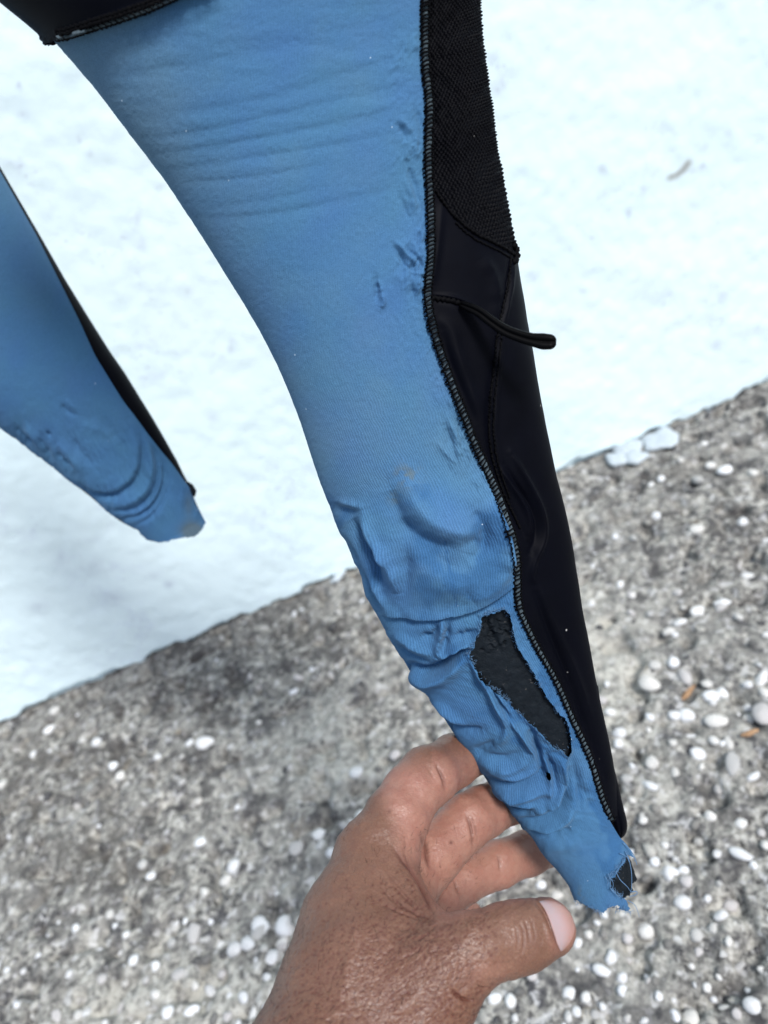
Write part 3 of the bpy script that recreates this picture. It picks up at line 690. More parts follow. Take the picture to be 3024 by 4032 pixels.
wetsuit = empty('wetsuit', P(1400, -1200, .26), label='faded blue and black wetsuit with torn ankle, hanging in front of the white wall', cat='wetsuit')
leg_near = empty('near_leg', (0, 0, 0)); leg_near.name = 'trouser_leg'
leg_near.parent = wetsuit; leg_near.matrix_parent_inverse = Matrix.Translation(-Vector(wetsuit.location))
leg_near['label'] = 'nearer wetsuit leg, lining torn open at the calf'

def material_uv(W):
    du = np.linalg.norm(np.diff(W, axis=1), axis=2)*1000; dv = np.linalg.norm(np.diff(W, axis=0), axis=2)*1000
    U = np.concatenate([np.zeros((W.shape[0], 1)), np.cumsum(du, 1)], 1); U = U-U[:, -1:]
    V = np.concatenate([[0], np.cumsum(dv.mean(1))])[:, None]+np.zeros_like(U)
    return np.stack([U, V], -1)
nc = 420
X, Y, Dp, S_, Rw = leg_grid(near, 'blue', nc, 0.55)
W0 = P(X, Y, Dp); N0 = normals(W0)
UV = material_uv(W0)
H = near_height(X, Y)*(S_ > -.1)*smooth_step(1.0, .985, S_)*1.0
W1 = W0+N0*H[..., None]
front_m = S_ > -0.02
tearj = jitter(TEAR, 1.5, 5, 9); cuffj = jitter(CUFF, 3.0, 6, 9)
Fq = grid_faces(*X.shape)
fx, fy, fs = X.ravel()[Fq].mean(1), Y.ravel()[Fq].mean(1), S_.ravel()[Fq].mean(1)
hem_d = np.interp(fx, [p[0] for p in HEM], [p[1] for p in HEM])
keep = ~(inpoly(fx, fy, tearj) & (fs > 0)) & ~(inpoly(fx, fy, cuffj)) & (fy > hem_d-30)
# little wear holes
keep &= ~(np.hypot((fx-1777)/10, (fy-2423)/7) < 1) & ~(np.hypot((fx-2158)/7, (fy-3052)/15) < 1)
fade = 0.5*smooth_step(500, 0, np.hypot(X-(Y*0.55+250), 0))*smooth_step(1500, 300, Y)*(X < 1400)
fade = fade+0.35*smooth_step(0.5, 0.0, S_)*smooth_step(2600, 1800, Y)+0.22*smooth_step(1100, 1700, Y)*smooth_step(2100, 1700, Y)+0.08*smooth_step(3150, 3400, Y)
fade = np.clip(fade+0.25*fbm(X/160, Y/160, 3), 0, 0.9)
stain = 0.8*np.exp(-(((X-1600)/45)**2+((Y-1870)/40)**2))+0.5*np.exp(-(((X-1560)/30)**2+((Y-1960)/30)**2))+0.6*np.exp(-(((X-2270)/30)**2+((Y-3530)/40)**2))
stain *= smooth_step(-.2, .3, fbm(X/20, Y/20, 3))
dline, _, _ = polydist(X, Y, smooth_poly([(1745,2110),(1755,2160),(1768,2240),(1780,2300),(1795,2370)], 2))
deep_blue = np.clip(0.35*smooth_step(2380, 2520, Y)+0.85*smooth_step(0.0, .35, fbm(X/120+4, Y/120+2, 3))*(Y > 1900)+1.0*np.exp(-(dline/6)**2)*(fbm(X/6, Y/9, 2) > -.15), 0, 1)  # deeper blue over the lower leg, in wet patches and along a dashed seam
rib = 0.25+0.75*smooth_step(1300, 1900, Y)*smooth_step(3350, 3000, Y)
v, f, a1, a2, a3, a4, uvv = compact(W1.reshape(-1, 3), Fq[keep], fade.ravel(), stain.ravel(), deep_blue.ravel(), rib.ravel(), UV.reshape(-1, 2))
blue = mk('blue_lining', v, f, BLUE, leg_near, attrs={'fade': a1, 'stain': a2, 'deep_blue': a3, 'rib': a4}, uv=uvv)

# neoprene core under the lining, seen in the tear and at the cuff
rows = np.arange(int(near.n*0.62), near.n)
X, Y, Dp, S_, Rw2 = leg_grid(near, 'blue', 220, 0.9, off=0.0, rows=rows)
W = P(X, Y, Dp); Nn = normals(W)
pit = folds(X, Y, [([(1915,2450),(1935,2500),(1960,2530),(1975,2580)],9,12,-1.2),([(1930,2560),(1965,2545),(1985,2520)],8,10,1.2),([(1950,2440),(1970,2470),(1960,2500)],6,8,-1.0),([(1980,2700),(1995,2720),(1990,2740)],6,8,1.0),([(1925,2500),(1950,2490),(1985,2500)],6,6,.9)])
dT, _, _ = polydist(X, Y, np.array(TEAR+[TEAR[0]])); dT = np.where(inpoly(X, Y, TEAR), 0, dT)
W = W-Nn*(0.0020+0.0068*smooth_step(8, 60, dT)*smooth_step(3400, 3300, Y))[..., None]+Nn*(pit*1.5-0.0016*smooth_step(.12, .3, fbm(X/17, Y/17, 3))*(np.hypot(X-1945, Y-2520) < 75)+0.0003*fbm(X/22, Y/22, 3))[..., None]
Fq2 = grid_faces(*X.shape); fx, fy = X.ravel()[Fq2].mean(1), Y.ravel()[Fq2].mean(1)
tip = [(2000,2000),(2700,2000),(2474,3355),(2498,3379),(2507,3400),(2517,3422),(2520,3440),(2532,3456),(2520,3470),(2507,3480),(2492,3500),(2474,3514),(2450,3528),(2420,3530),(2300,3520),(2230,3470),(1200,2600),(1200,2000)]
kp = inpoly(fx, fy, jitter(tip, 1.5, 9))
v, f = compact(W.reshape(-1, 3), Fq2[kp])
mk('neoprene_core', v, f, CORE, leg_near)

# black side of the near leg
X, Y, Dp, S_, Rw = leg_grid(near, 'black', 240, 0.75)
WB0 = P(X, Y, Dp); NB = normals(WB0)
MESHLINE = [(1672,735),(1715,745),(1740,790),(1790,850),(1850,905),(1905,935),(1965,962),(2030,1005),(2080,1030)]
def above(x, y, line): return y < np.interp(x, [p[0] for p in line], [p[1] for p in line])
am = above(X, Y, MESHLINE)
BF = [([(1710,1250),(1780,1290),(1800,1400),(1860,1560),(1900,1700),(1920,1800)],26,34,1.6),([(1740,1300),(1770,1420),(1830,1560),(1880,1680)],16,22,-1.2),
 ([(1960,1300),(1945,1450),(1925,1600),(1925,1720),(1945,1830),(1990,1960),(2050,2080),(2110,2200)],16,18,-1.6),([(1985,1300),(1965,1450),(1950,1600),(1950,1720),(1975,1830)],10,14,.8),
 ([(2010,1780),(2050,1850),(2110,1960),(2140,2040),(2145,2120),(2110,2190),(2090,2260),(2105,2320)],14,12,2.4),([(1985,1830),(2030,1900),(2080,1970),(2115,2050),(2115,2120),(2085,2180)],10,12,-2.0),
 ([(1960,1840),(2010,1900),(2060,1980),(2090,2060),(2080,2120)],12,12,2.0),([(2100,2300),(2115,2350),(2160,2480),(2230,2640),(2300,2830),(2380,3060)],12,14,-1.6),([(2120,2290),(2150,2380),(2200,2500),(2270,2650),(2330,2830)],14,18,1.3),
 ([(1900,1010),(1950,1090),(1960,1180),(1950,1270)],22,30,1.2),([(2010,1020),(2005,1100),(1985,1200),(1965,1290)],8,10,-1.3),([(2025,1030),(2020,1110),(2000,1200),(1980,1300)],7,9,1.0),
 ([(1740,800),(1730,900),(1720,1000),(1700,1130)],16,18,1.0),([(1700,1170),(1800,1185),(1880,1230),(1940,1280),(1960,1300)],10,14,-1.3),([(1700,1160),(1800,1170),(1880,1215),(1950,1270)],8,8,.9)]
H = folds(X, Y, BF)*(~am)
# knobbly mesh cloth: staggered rows of little pillows
sx = (near.t[Rw]/13.0); cu = np.cumsum(np.concatenate([np.zeros((X.shape[0], 1)), np.hypot(np.diff(X, axis=1), np.diff(Y, axis=1))+np.abs(np.diff(Dp, axis=1))*6000], 1), 1)/10.0
cu = cu+0.5*vnoise(X/40, Y/40); sx = sx+0.5*vnoise(X/35+9, Y/35)
bumpy = np.sin(np.pi*sx)*np.sin(np.pi*cu)
H = H+np.where(am & (S_ > .04), 0.0007*bumpy*(1+1.2*vnoise(X/13, Y/17)), 0)+0.0004*fbm(X/120, Y/150, 2)
H = H*np.where(S_ < .02, 0, 1)
WB = WB0+NB*H[..., None]
FB = grid_faces(*X.shape); fx, fy = X.ravel()[FB].mean(1), Y.ravel()[FB].mean(1)
fam = above(fx, fy, MESHLINE)
INNER = [(2012,1005),(2005,1100),(1985,1200),(1962,1290),(1945,1450),(1927,1600),(1925,1720),(1945,1830),(1990,1960),(2050,2080),(2100,2180),(2100,2300),(2150,2450),(2230,2640),(2320,2900),(2420,3200)]
inx = np.interp(fy, [p[1] for p in INNER], [p[0] for p in INNER])
end = fy > 3215
frontish = S_.ravel()[FB].mean(1) < 1.0
groups = {'mesh_panel': (fam, MESH), 'knee_panel': (~fam & (fx < inx) & (fy < np.interp(fx, [1690, 1800, 1880, 1965], [1175, 1190, 1225, 1295])) & frontish, BLACK)}
inner = ~fam & ~groups['knee_panel'][0] & (fx < inx) & frontish & ~end
groups['calf_panel'] = (inner, BLACK)
groups['side_panel'] = (~fam & ~groups['knee_panel'][0] & ~inner & ~end, BLACK)
for nm, (mk_, mt) in groups.items():
    v, f = compact(WB.reshape(-1, 3), FB[mk_]); mk(nm, v, f, mt, leg_near)
# the loose lower end of the back panel, a rounded tongue beside the cuff
tg = resample(smooth_poly([(2268,2700),(2300,2800),(2350,2960),(2390,3080),(2424,3190),(2440,3258)], 3), 8)
wdt = np.interp(tg[:, 1], [2700, 2900, 3050, 3150, 3220, 3250, 3262], [70, 56, 46, 40, 33, 26, 12])
# left edge hides behind the blue; right edge follows the outline
RO = np.array([(2355,2700),(2362,2750),(2377,2848),(2387,2896),(2411,2993),(2430,3070),(2450,3157),(2467,3224),(2471,3250),(2468,3275),(2458,3293),(2446,3302)], float)
LO = np.array([(2215,2700),(2230,2760),(2262,2850),(2280,2896),(2312,2993),(2338,3070),(2366,3157),(2398,3224),(2406,3250),(2416,3275),(2426,3293),(2438,3302)], float)
RO = resample(smooth_poly(RO, 2), 6); k_ = len(RO); tt = np.linspace(0, 1, k_); LO0 = resample(smooth_poly(LO, 2), 6)
LO = np.stack([np.interp(tt, np.linspace(0, 1, len(LO0)), LO0[:, j]) for j in range(2)], 1)
nth = 48; th = np.arange(nth)/nth*2*np.pi
cc, hw = (LO+RO)/2, (RO-LO)/2
endr = np.sqrt(np.clip(1-np.clip((np.arange(k_)-(k_-14))/14, 0, 1)**2, 0.0, 1))
PX = cc[:, None, 0]+hw[:, None, 0]*np.cos(th)[None]; PY = cc[:, None, 1]+hw[:, None, 1]*np.cos(th)[None]
DD = dep_near(cc[:, 1])[:, None]+0.0045-(0.0075*(0.25+0.75*endr))[:, None]*np.sin(th)[None]
ridge = 0.0012*np.exp(-((np.cos(th)-0.1)/0.16)**2)*(np.sin(th) > 0)
DD = DD+ridge[None]*0.9
V = P(PX, PY, DD).reshape(-1, 3); Fc = []
for i in range(k_-1):
    for j in range(nth): Fc.append((i*nth+j, i*nth+(j+1) % nth, (i+1)*nth+(j+1) % nth, (i+1)*nth+j))
Fc += [tuple(range(nth))[::-1], tuple(range((k_-1)*nth, k_*nth))]
mk('back_panel_end', V, Fc, BLACK, leg_near)

# black overlay panel above the hem, top left
rows = np.arange(0, int(near.n*0.42)); X, Y, Dp, S_, Rw2 = leg_grid(near, 'blue', 260, 0.9, off=0.0, rows=rows)
W = P(X, Y, Dp); Nn = normals(W)
hd = np.interp(X, [p[0] for p in HEM], [p[1] for p in HEM])-Y
W = W+Nn*(0.0030+0.0012*smooth_step(45, 10, hd)*(fbm(X/12, Y/12, 2)+.6)+0.0006*fbm(X/200, Y/200, 2))[..., None]*smooth_step(1.0, .93, S_)[..., None]
Fq3 = grid_faces(*X.shape); fx, fy = X.ravel()[Fq3].mean(1), Y.ravel()[Fq3].mean(1)
kp = fy < np.interp(fx, [p[0] for p in HEM], [p[1]-4 for p in HEM])
v, f = compact(W.reshape(-1, 3), Fq3[kp]); thigh = mk('thigh_panel', v, f, BLACK, leg_near)

# surface under a photo position, found on the built cloth
def bvh_of(objs):
    V = []; T = []; o = 0
    for ob in objs:
        me = ob.data; n = len(me.vertices); a = np.empty(n*3, np.float32); me.vertices.foreach_get('co', a)
        lt = len(me.loops); li = np.empty(lt, np.int32); me.loops.foreach_get('vertex_index', li)
        V.append(a.reshape(-1, 3)); T.append(li.reshape(-1, 4)+o if lt == 4*len(me.polygons) else li.reshape(-1, 3)+o); o += n
    return BVHTree.FromPolygons(np.concatenate(V).tolist(), [t for q in T for t in q.tolist()])
bv = bvh_of([o for o in leg_near.children if o.name.split('.')[0] in ('blue_lining', 'mesh_panel', 'knee_panel', 'calf_panel', 'side_panel', 'neoprene_core', 'thigh_panel')])
def surf(px, py, lift=0.0, tree=None, fallback=None):
    dr = toW(C(px, py, 1.0))-CAM; dv = Vector(dr).normalized()
    loc, nrm, idx, dist = (tree or bv).ray_cast(Vector(CAM), dv)
    if loc is None:
        d = fallback if fallback else float(dep_near(py)); loc = Vector(P(px, py, d)); nrm = -dv
    if nrm.dot(dv) > 0: nrm = -nrm
    return np.array(loc+nrm*lift), np.array(nrm)
def on_surf(pts, lift, tree=None, d=None):
    q = [surf(x, y, lift, tree, d) for x, y in pts]
    A = np.array([a for a, b in q]); B = np.array([b for a, b in q])
    dd = proj(A)[2]; k = min(9, len(dd) if len(dd) % 2 else len(dd)-1)
    return A, B

# overlock seam between blue and black
seam_px = []
for (Lx, Ly, Sx, Sy, Rx, Ry) in NEAR[1:33]: seam_px.append((Sx+11, Sy))
seam_px[18:21] = [(2031, 2162), (2039, 2234), (2038, 2321)]
seam = resample(smooth_poly(seam_px, 2), 16.5)
def ribbon(pts, half, lift, tree=None, bow=0.0003):
    pts = np.asarray(pts, float); t = np.gradient(pts, axis=0); t /= np.hypot(t[:, 0], t[:, 1])[:, None]; nn = np.stack([-t[:, 1], t[:, 0]], 1)
    V = []
    mid, nm = on_surf(pts, lift, tree)
    ds = proj(mid)[2]; ds = np.convolve(np.pad(ds, 3, 'edge'), np.ones(7)/7, 'valid'); ds = np.minimum(ds, proj(mid)[2])
    for j, o in enumerate((-1, -.5, 0, .5, 1)):
        q = pts+nn*(half*np.interp(pts[:, 1], [2200, 2500], [1, .72]))[:, None]*o; V.append(P(q[:, 0], q[:, 1], ds+abs(o)**2*0.0008))
    V = np.stack(V, 1); return V, ds
fineseam = resample(smooth_poly(seam_px, 2), 8)
V, ds = ribbon(fineseam, 12.5, 0.0011)
mk('seam_tape', V.reshape(-1, 3), grid_faces(*V.shape[:2]), PALE, leg_near)
def depth_on(pts, lift):
    a, _ = on_surf(pts, lift); d = proj(a)[2]
    e = np.convolve(np.pad(d, 3, 'edge'), np.ones(7)/7, 'valid'); return np.minimum(e, d)
# one stitch: a thick black thread crossing the tape, built once per kind and copied
t_ = np.gradient(seam, axis=0); t_ /= np.hypot(t_[:, 0], t_[:, 1])[:, None]; n_ = np.stack([-t_[:, 1], t_[:, 0]], 1)
dsm = depth_on(seam, 0.0018)
sm = []
for kk in range(4):
    q = np.array([(-1.25, -.55+.1*kk, -.25), (-.9, -.35, .35), (-.3, -.1, .55), (.3, .15, .55), (.9, .45-.1*kk, .35), (1.25, .6, -.25), (1.6, .5, -.8)])
    v, f = tube(smooth_poly(q, 1)*np.array([1, 1, 1.0]), 0.25+.03*kk, 6)
    me = bpy.data.meshes.new('stitch'); me.from_pydata([tuple(a) for a in v], [], f); me.polygons.foreach_set('use_smooth', np.ones(len(f), bool)); me.materials.append(BLACKTH); sm.append(me)
def stitch_at(px, py, tx, ty, d, wpx, parent):
    s = wpx/F*d
    c = P(px, py, d); ex = P(px-ty, py+tx, d)-c; ex = ex/np.linalg.norm(ex); ey = P(px+tx, py+ty, d)-c; ey /= np.linalg.norm(ey); ez = np.cross(ex, ey)
    view = CAM-c
    if ez@view < 0: ez = -ez
    o = bpy.data.objects.new('stitch', sm[rnd.randrange(4)]); col.objects.link(o); o.parent = parent
    o.matrix_parent_inverse = Matrix.Translation(-world_loc(parent))
    M_ = Matrix(((*[ex[0]*s, ey[0]*s, ez[0]*s], c[0]), (*[ex[1]*s, ey[1]*s, ez[1]*s], c[1]), (*[ex[2]*s, ey[2]*s, ez[2]*s], c[2]), (0, 0, 0, 1)))
    o.matrix_basis = M_
    return o
for i in range(len(seam)):
    if seam[i, 1] < -160: continue
    j = rnd.uniform(-2, 2); w = rnd.uniform(11.5, 14)*np.interp(seam[i, 1], [2200, 2500], [1, .74])
    stitch_at(seam[i, 0]+j, seam[i, 1]+rnd.uniform(-2.5, 2.5), t_[i, 0]+rnd.uniform(-.22, .22), t_[i, 1], dsm[i], w, leg_near)
# edge threads either side
def cord(pts, rad_px, lift, name, mat, parent, wob=0.0, n=6):
    pts = resample(smooth_poly(pts, 2), 6).copy()
    ph = np.arange(len(pts)); t = np.gradient(pts, axis=0); t /= np.hypot(t[:, 0], t[:, 1])[:, None]; nn = np.stack([-t[:, 1], t[:, 0]], 1)
    pts = pts+nn*(wob*np.sin(ph*2.1)+wob*.6*np.random.RandomState(len(pts)).randn(len(pts)))[:, None]
    d = depth_on(pts, lift); w = P(pts[:, 0], pts[:, 1], d)
    v, f = tube(w, rad_px/F*d*(1+.25*np.sin(ph*1.9)), n)
    return mk(name, v, f, mat, parent)
tf = np.gradient(fineseam, axis=0); tf /= np.hypot(tf[:, 0], tf[:, 1])[:, None]; nf = np.stack([-tf[:, 1], tf[:, 0]], 1)
wsm = np.interp(fineseam[:, 1], [2200, 2500], [1, .74])[:, None]
cord(fineseam-nf*15*wsm, 3.4, 0.0012, 'looper_thread', BLACKTH, leg_near, 2.2)
cord(fineseam+nf*13*wsm, 3.6, 0.0012, 'looper_thread', BLACKTH, leg_near, 2.4)
cord([(x, y) for x, y in MESHLINE[1:-1]], 6, 0.0006, 'panel_seam', BLACKTH, leg_near, 2.2)
cord([(x+4, y+26) for x, y in MESHLINE[3:-1]], 4, 0.0004, 'panel_seam', BLACKTH, leg_near, 1.6)
cord([(2022,960),(2036,990),(2034,1015),(2022,1035)], 13, 0.0000, 'seam_knot', BLACKTH, leg_near, 2.0)
cord(INNER[:10], 5, 0.0004, 'panel_seam', BLACKTH, leg_near, 2.2)
cord([(x+17, y) for x, y in INNER[3:9]], 4, 0.0004, 'panel_seam', BLACKTH, leg_near, 2.0)
# hem stitches of the thigh panel
hp = resample(smooth_poly([(222,160),(236,160),(300,143),(362,122),(430,101),(506,76),(600,42),(690,0),(760,-34),(860,-84)], 2), 24)
th_ = np.gradient(hp, axis=0); th_ /= np.hypot(th_[:, 0], th_[:, 1])[:, None]
nh = np.stack([-th_[:, 1], th_[:, 0]], 1)
fh = resample(hp, 8); tb = np.gradient(fh, axis=0); tb /= np.hypot(tb[:, 0], tb[:, 1])[:, None]; nb_ = np.stack([-tb[:, 1], tb[:, 0]], 1)
V, _ = ribbon(fh-nb_*11, 9, 0.0035); mk('hem_tape', V.reshape(-1, 3), grid_faces(*V.shape[:2]), PALE, leg_near)
dh = proj(on_surf(hp-nh*9, 0.0045)[0])[2]
for i in range(len(hp)):
    stitch_at(hp[i, 0]-nh[i, 0]*10, hp[i, 1]-nh[i, 1]*10, th_[i, 0]-.5*nh[i, 0], th_[i, 1]-.5*nh[i, 1], dh[i]-0.0005, 9.5, leg_near)
cord(fh, 5.2, 0.0012, 'hem_thread', BLACKTH, leg_near, 2.0)
cord(fh-nb_*24, 6.5, 0.0012, 'hem_thread', BLACKTH, leg_near, 2.5)
cord(fh-nb_*38, 8, 0.0004, 'hem_thread', BLACKTH, leg_near, 2.5)

# pull loop: a folded webbing strap sewn into the knee seam and sticking out past the leg
lp = resample(smooth_poly([(1812,1196),(1880,1222),(1930,1262),(1985,1300),(2040,1322),(2095,1338),(2140,1345),(2170,1346)], 3), 7)
tpar = np.linspace(0, 1, len(lp)); base_d = proj(on_surf(lp[:4], 0.0)[0])[2].mean()
dl = base_d-0.002-0.012*tpar**0.8
wl = np.interp(tpar, [0, .1, .5, .8, .92, 1], [13, 19, 23, 26, 33, 30])
tl = np.gradient(lp, axis=0); tl /= np.hypot(tl[:, 0], tl[:, 1])[:, None]; nl = np.stack([-tl[:, 1], tl[:, 0]], 1)
pv = []; sec = [(-1, 0), (-.8, 1), (-.25, 1.15), (-.12, .55), (.05, .5), (.18, 1.1), (.8, 1), (1, 0), (.8, -1), (0, -1.1), (-.8, -1)]
for a, b in sec:
    q = lp+nl*(wl*a)[:, None]; pv.append(P(q[:, 0], q[:, 1], dl-b*0.0013))
pv = np.stack(pv, 1); m_, n0 = pv.shape[:2]; Fc = []
for i in range(m_-1):
    for j in range(n0): Fc.append((i*n0+j, i*n0+(j+1) % n0, (i+1)*n0+(j+1) % n0, (i+1)*n0+j))
# rounded fold at the tip
endc = pv[-1]; cen = endc.mean(0); fwd = (P(lp[-1, 0]+tl[-1, 0], lp[-1, 1]+tl[-1, 1], dl[-1])-P(lp[-1, 0], lp[-1, 1], dl[-1])); fwd /= np.linalg.norm(fwd)
V = [pv.reshape(-1, 3)]; prev = (m_-1)*n0
for q, (sc_, fw) in enumerate([(.9, .0007), (.7, .0014), (.4, .0019)]):
    V.append(cen+(endc-cen)*sc_+fwd*fw); st = m_*n0+q*n0
    for j in range(n0): Fc.append((prev+j, prev+(j+1) % n0, st+(j+1) % n0, st+j))
    prev = st
Fc += [tuple(range(n0))[::-1], tuple(range(prev, prev+n0))]
mk('pull_loop', np.concatenate(V), Fc, STRAP, leg_near)
cord([(1700,1172),(1760,1180),(1820,1192),(1880,1225),(1930,1268),(1960,1296)], 9, 0.0006, 'panel_seam', BLACKTH, leg_near, 2.6)

# frayed fibres round the tear, along the edges and at the cuff
fib = []
def fibre(x, y, ang, L, curl, lift=0.0006, r=1.1, dfall=None, n=7, tr=None):
    a, nn = surf(x, y, lift, tr); d = proj(a)[2]; pts = []
    px, py = x, y
    for i in range(n):
        pts.append(P(px, py, d-0.0006*i/n-0.0003*math.sin(i))); ang += curl/n; px += math.cos(ang)*L/n; py += math.sin(ang)*L/n
    return tube(np.array(pts), np.linspace(r, r*.4, n)/F*d, 4)
T2 = resample(np.array(TEAR+[TEAR[0]], float), 5)
tt2 = np.gradient(T2, axis=0)
for i in range(len(T2)):
    for _ in range(3 if vnoise(np.array(i*.13), np.array(4.2)) > .12 else (1 if i % 3 == 0 else 0)):
        a = math.atan2(tt2[i, 1], tt2[i, 0])+rnd.uniform(-1.6, 1.6)+math.pi/2
        x, y = T2[i, 0]+rnd.uniform(-5, 5), T2[i, 1]+rnd.uniform(-5, 5)
        fib.append(fibre(x, y, a+(0 if rnd.random() < .4 else math.pi), rnd.uniform(6, 17), rnd.uniform(-2, 2), 0.001, 0.9))
for (A_, B_, s0) in [((2262, 3547), (2377, 3593), 1), ((2401, 3571), (2483, 3588), 1), ((2401, 3465), (2474, 3359), 1), ((2411, 3499), (2454, 3538), 1)]:
    for i in range(46):
        t = rnd.random(); x = A_[0]+(B_[0]-A_[0])*t; y = A_[1]+(B_[1]-A_[1])*t
        fib.append(fibre(x, y, rnd.uniform(0, 6.3), rnd.uniform(10, 30), rnd.uniform(-3, 3), 0.001, 0.9))
v, f = join(fib); mk('frayed_fibres', v, f, BTH, leg_near, kind='stuff')
for pts, r in [([(2462,3352),(2478,3385),(2488,3440),(2487,3500),(2482,3515)], 3.0), ([(2425,3430),(2440,3465),(2470,3490),(2484,3512)], 2.8), ([(2440,3360),(2468,3370),(2478,3395)], 2.4), ([(2454,3320),(2482,3345),(2500,3375),(2508,3405)], 3.5),
               ([(2470,3545),(2500,3560),(2512,3590),(2518,3612)], 2.2), ([(2486,3512),(2505,3508),(2512,3518),(2496,3526),(2478,3530)], 3.2), ([(2395,3440),(2405,3470),(2400,3500),(2420,3515)], 2.6), ([(2405,3500),(2425,3520),(2440,3535)], 3),
               ([(2400,3455),(2418,3478),(2408,3505)], 2.2), ([(2384,3452),(2396,3472),(2390,3490)], 2.2)]:
    q = resample(smooth_poly(pts, 3), 5); a, _ = on_surf(q, 0.0014); d = np.minimum.accumulate(proj(a)[2]) if False else np.full(len(q), proj(a)[2].min()-0.0004)
    v, f = tube(P(q[:, 0], q[:, 1], d), np.linspace(r, r*.6, len(q))*.6/F*d, 6); mk('loose_thread', v, f, BTH, leg_near)

# ------------------------------------------------------------------ far leg
FAR = [(-1900,-100,-900,-800,-860,-830),(-1100,700,-250,250,-235,240),(-750,1150,0,674,8,670),(-450,1350,146,930,156,924),(-250,1500,237,1112,258,1102),(-100,1610,310,1258,346,1245),(0,1683,374,1400,434,1385),(60,1725,422,1478,490,1465),
 (120,1774,482,1575,545,1555),(199,1828,542,1653,598,1640),(270,1890,585,1713,633,1700),(356,1955,633,1774,668,1762),(422,2015,678,1826,698,1815),(480,2057,723,1890,731,1884),(536,2086,753,1928,757,1925),
 (560,2110,768,1972,772,1970),(585,2138,790,2018,794,2016),(640,2180,815,2066,819,2064),(700,2230,850,2110,854,2108)]
def dep_far(y): return np.interp(y, [-600, 300, 900, 1500, 1800, 2100], [.36, .42, .455, .50, .525, .55])
def th_far(t): return np.interp(t, [0, .4, .75, 1], [.036, .034, .026, .014])
far = Leg(FAR, dep_far, th_far, 700)
leg_far = empty('trouser_leg', (0, 0, 0)); leg_far.parent = wetsuit; leg_far.matrix_parent_inverse = Matrix.Translation(-Vector(wetsuit.location))
leg_far['label'] = 'further wetsuit leg at the left edge, cuff bunched and unheld'
FF = [([(550,1690),(565,1760),(560,1850),(520,1920),(450,1960),(370,1955)],10,16,-3.0),([(520,1700),(545,1770),(535,1850),(500,1900),(440,1930)],18,18,1.4),
 ([(600,1730),(628,1820),(620,1910),(580,1980),(510,2020),(430,2010)],9,14,-3.4),([(575,1720),(600,1810),(590,1900),(550,1960),(480,1990)],12,12,1.8),([(625,1770),(650,1850),(640,1930),(600,2000),(540,2040),(470,2050)],9,13,-3.4),
 ([(615,1760),(640,1840),(632,1920),(590,1990),(530,2030)],8,8,1.6),([(648,1820),(668,1890),(650,1960),(600,2040),(530,2070)],8,12,-2.4),([(300,1900),(360,1950),(440,1965),(500,1955)],9,14,-2.4),
 ([(60,1680),(110,1730),(150,1780)],12,14,-1.6),([(90,1670),(140,1720),(190,1790)],14,14,1.6),([(150,1720),(185,1770),(205,1810)],9,12,-2.0),([(230,1740),(280,1800),(330,1850)],20,24,1.6),([(220,1780),(255,1810),(290,1850)],12,14,-1.6),
 ([(280,1730),(330,1790),(380,1850)],20,16,-1.6),([(240,1590),(270,1625),(305,1635)],6,9,-1.6),([(260,1570),(280,1600),(300,1610)],7,7,1.2),([(400,1640),(440,1700),(480,1740)],20,24,-1.2),([(180,1700),(200,1720)],6,8,-1.6),([(320,1660),(370,1690),(420,1700)],16,20,1.0)]
X, Y, Dp, S_, Rw = leg_grid(far, 'blue', 240, 0.8)
W0 = P(X, Y, Dp); N0 = normals(W0); UVf = material_uv(W0)
H = folds(X, Y, FF)*1.35+(0.0007*fbm(X/70, Y/70, 3)+0.0022*(.3-np.abs(fbm((X-Y*.35)/26, (Y+X*.5)/95, 3))))*smooth_step(1560, 1760, Y)*smooth_step(2090, 2000, Y)+0.0002*fbm(X/20, Y/20, 2)
W1 = W0+N0*(H*smooth_step(1.0, .97, S_)*(S_ > -.1))[..., None]
CUFF2 = [(500,2078),(536,2083),(555,2105),(579,2127),(627,2137),(660,2130),(705,2119),(765,2114),(790,2095),(812,2060),(800,2035),(784,2009),(765,1975),(900,1975),(900,2400),(400,2400),(400,2078)]
Fq = grid_faces(*X.shape); fx, fy = X.ravel()[Fq].mean(1), Y.ravel()[Fq].mean(1)
kp = ~inpoly(fx, fy, jitter(CUFF2, 1.5, 12))
stain = 1.6*np.exp(-(((X-758)/42)**2+((Y-2092)/34)**2))+.5*np.exp(-(((X-745)/18)**2+((Y-1990)/50)**2))
v, f, a2, uvv, fd = compact(W1.reshape(-1, 3), Fq[kp], np.clip(stain, 0, .9).ravel(), UVf.reshape(-1, 2), np.clip(.25*smooth_step(1500, 1000, Y)+.2*fbm(X/150, Y/150, 2), 0, 1).ravel())
mk('blue_lining', v, f, BLUE, leg_far, attrs={'fade': fd, 'stain': a2, 'deep_blue': a2*0+.25, 'rib': a2*0+.3}, uv=uvv)
X, Y, Dp, S_, Rw = leg_grid(far, 'black', 60, 0.8)
Fq = grid_faces(*X.shape); fy = Y.ravel()[Fq].mean(1)
v, f = compact(P(X, Y, Dp+0.001).reshape(-1, 3), Fq[fy < 1900]); mk('side_panel', v, f, BLACK, leg_far)
X, Y, Dp, S_, Rw = leg_grid(far, 'blue', 90, 0.9, off=-0.0075, rows=np.arange(380, 700))
Fq = grid_faces(*X.shape); fx, fy = X.ravel()[Fq].mean(1), Y.ravel()[Fq].mean(1)
v, f = compact(P(X, Y, Dp).reshape(-1, 3), Fq[~inpoly(fx, fy+8, CUFF2)]); mk('neoprene_core', v, f, CORE, leg_far)
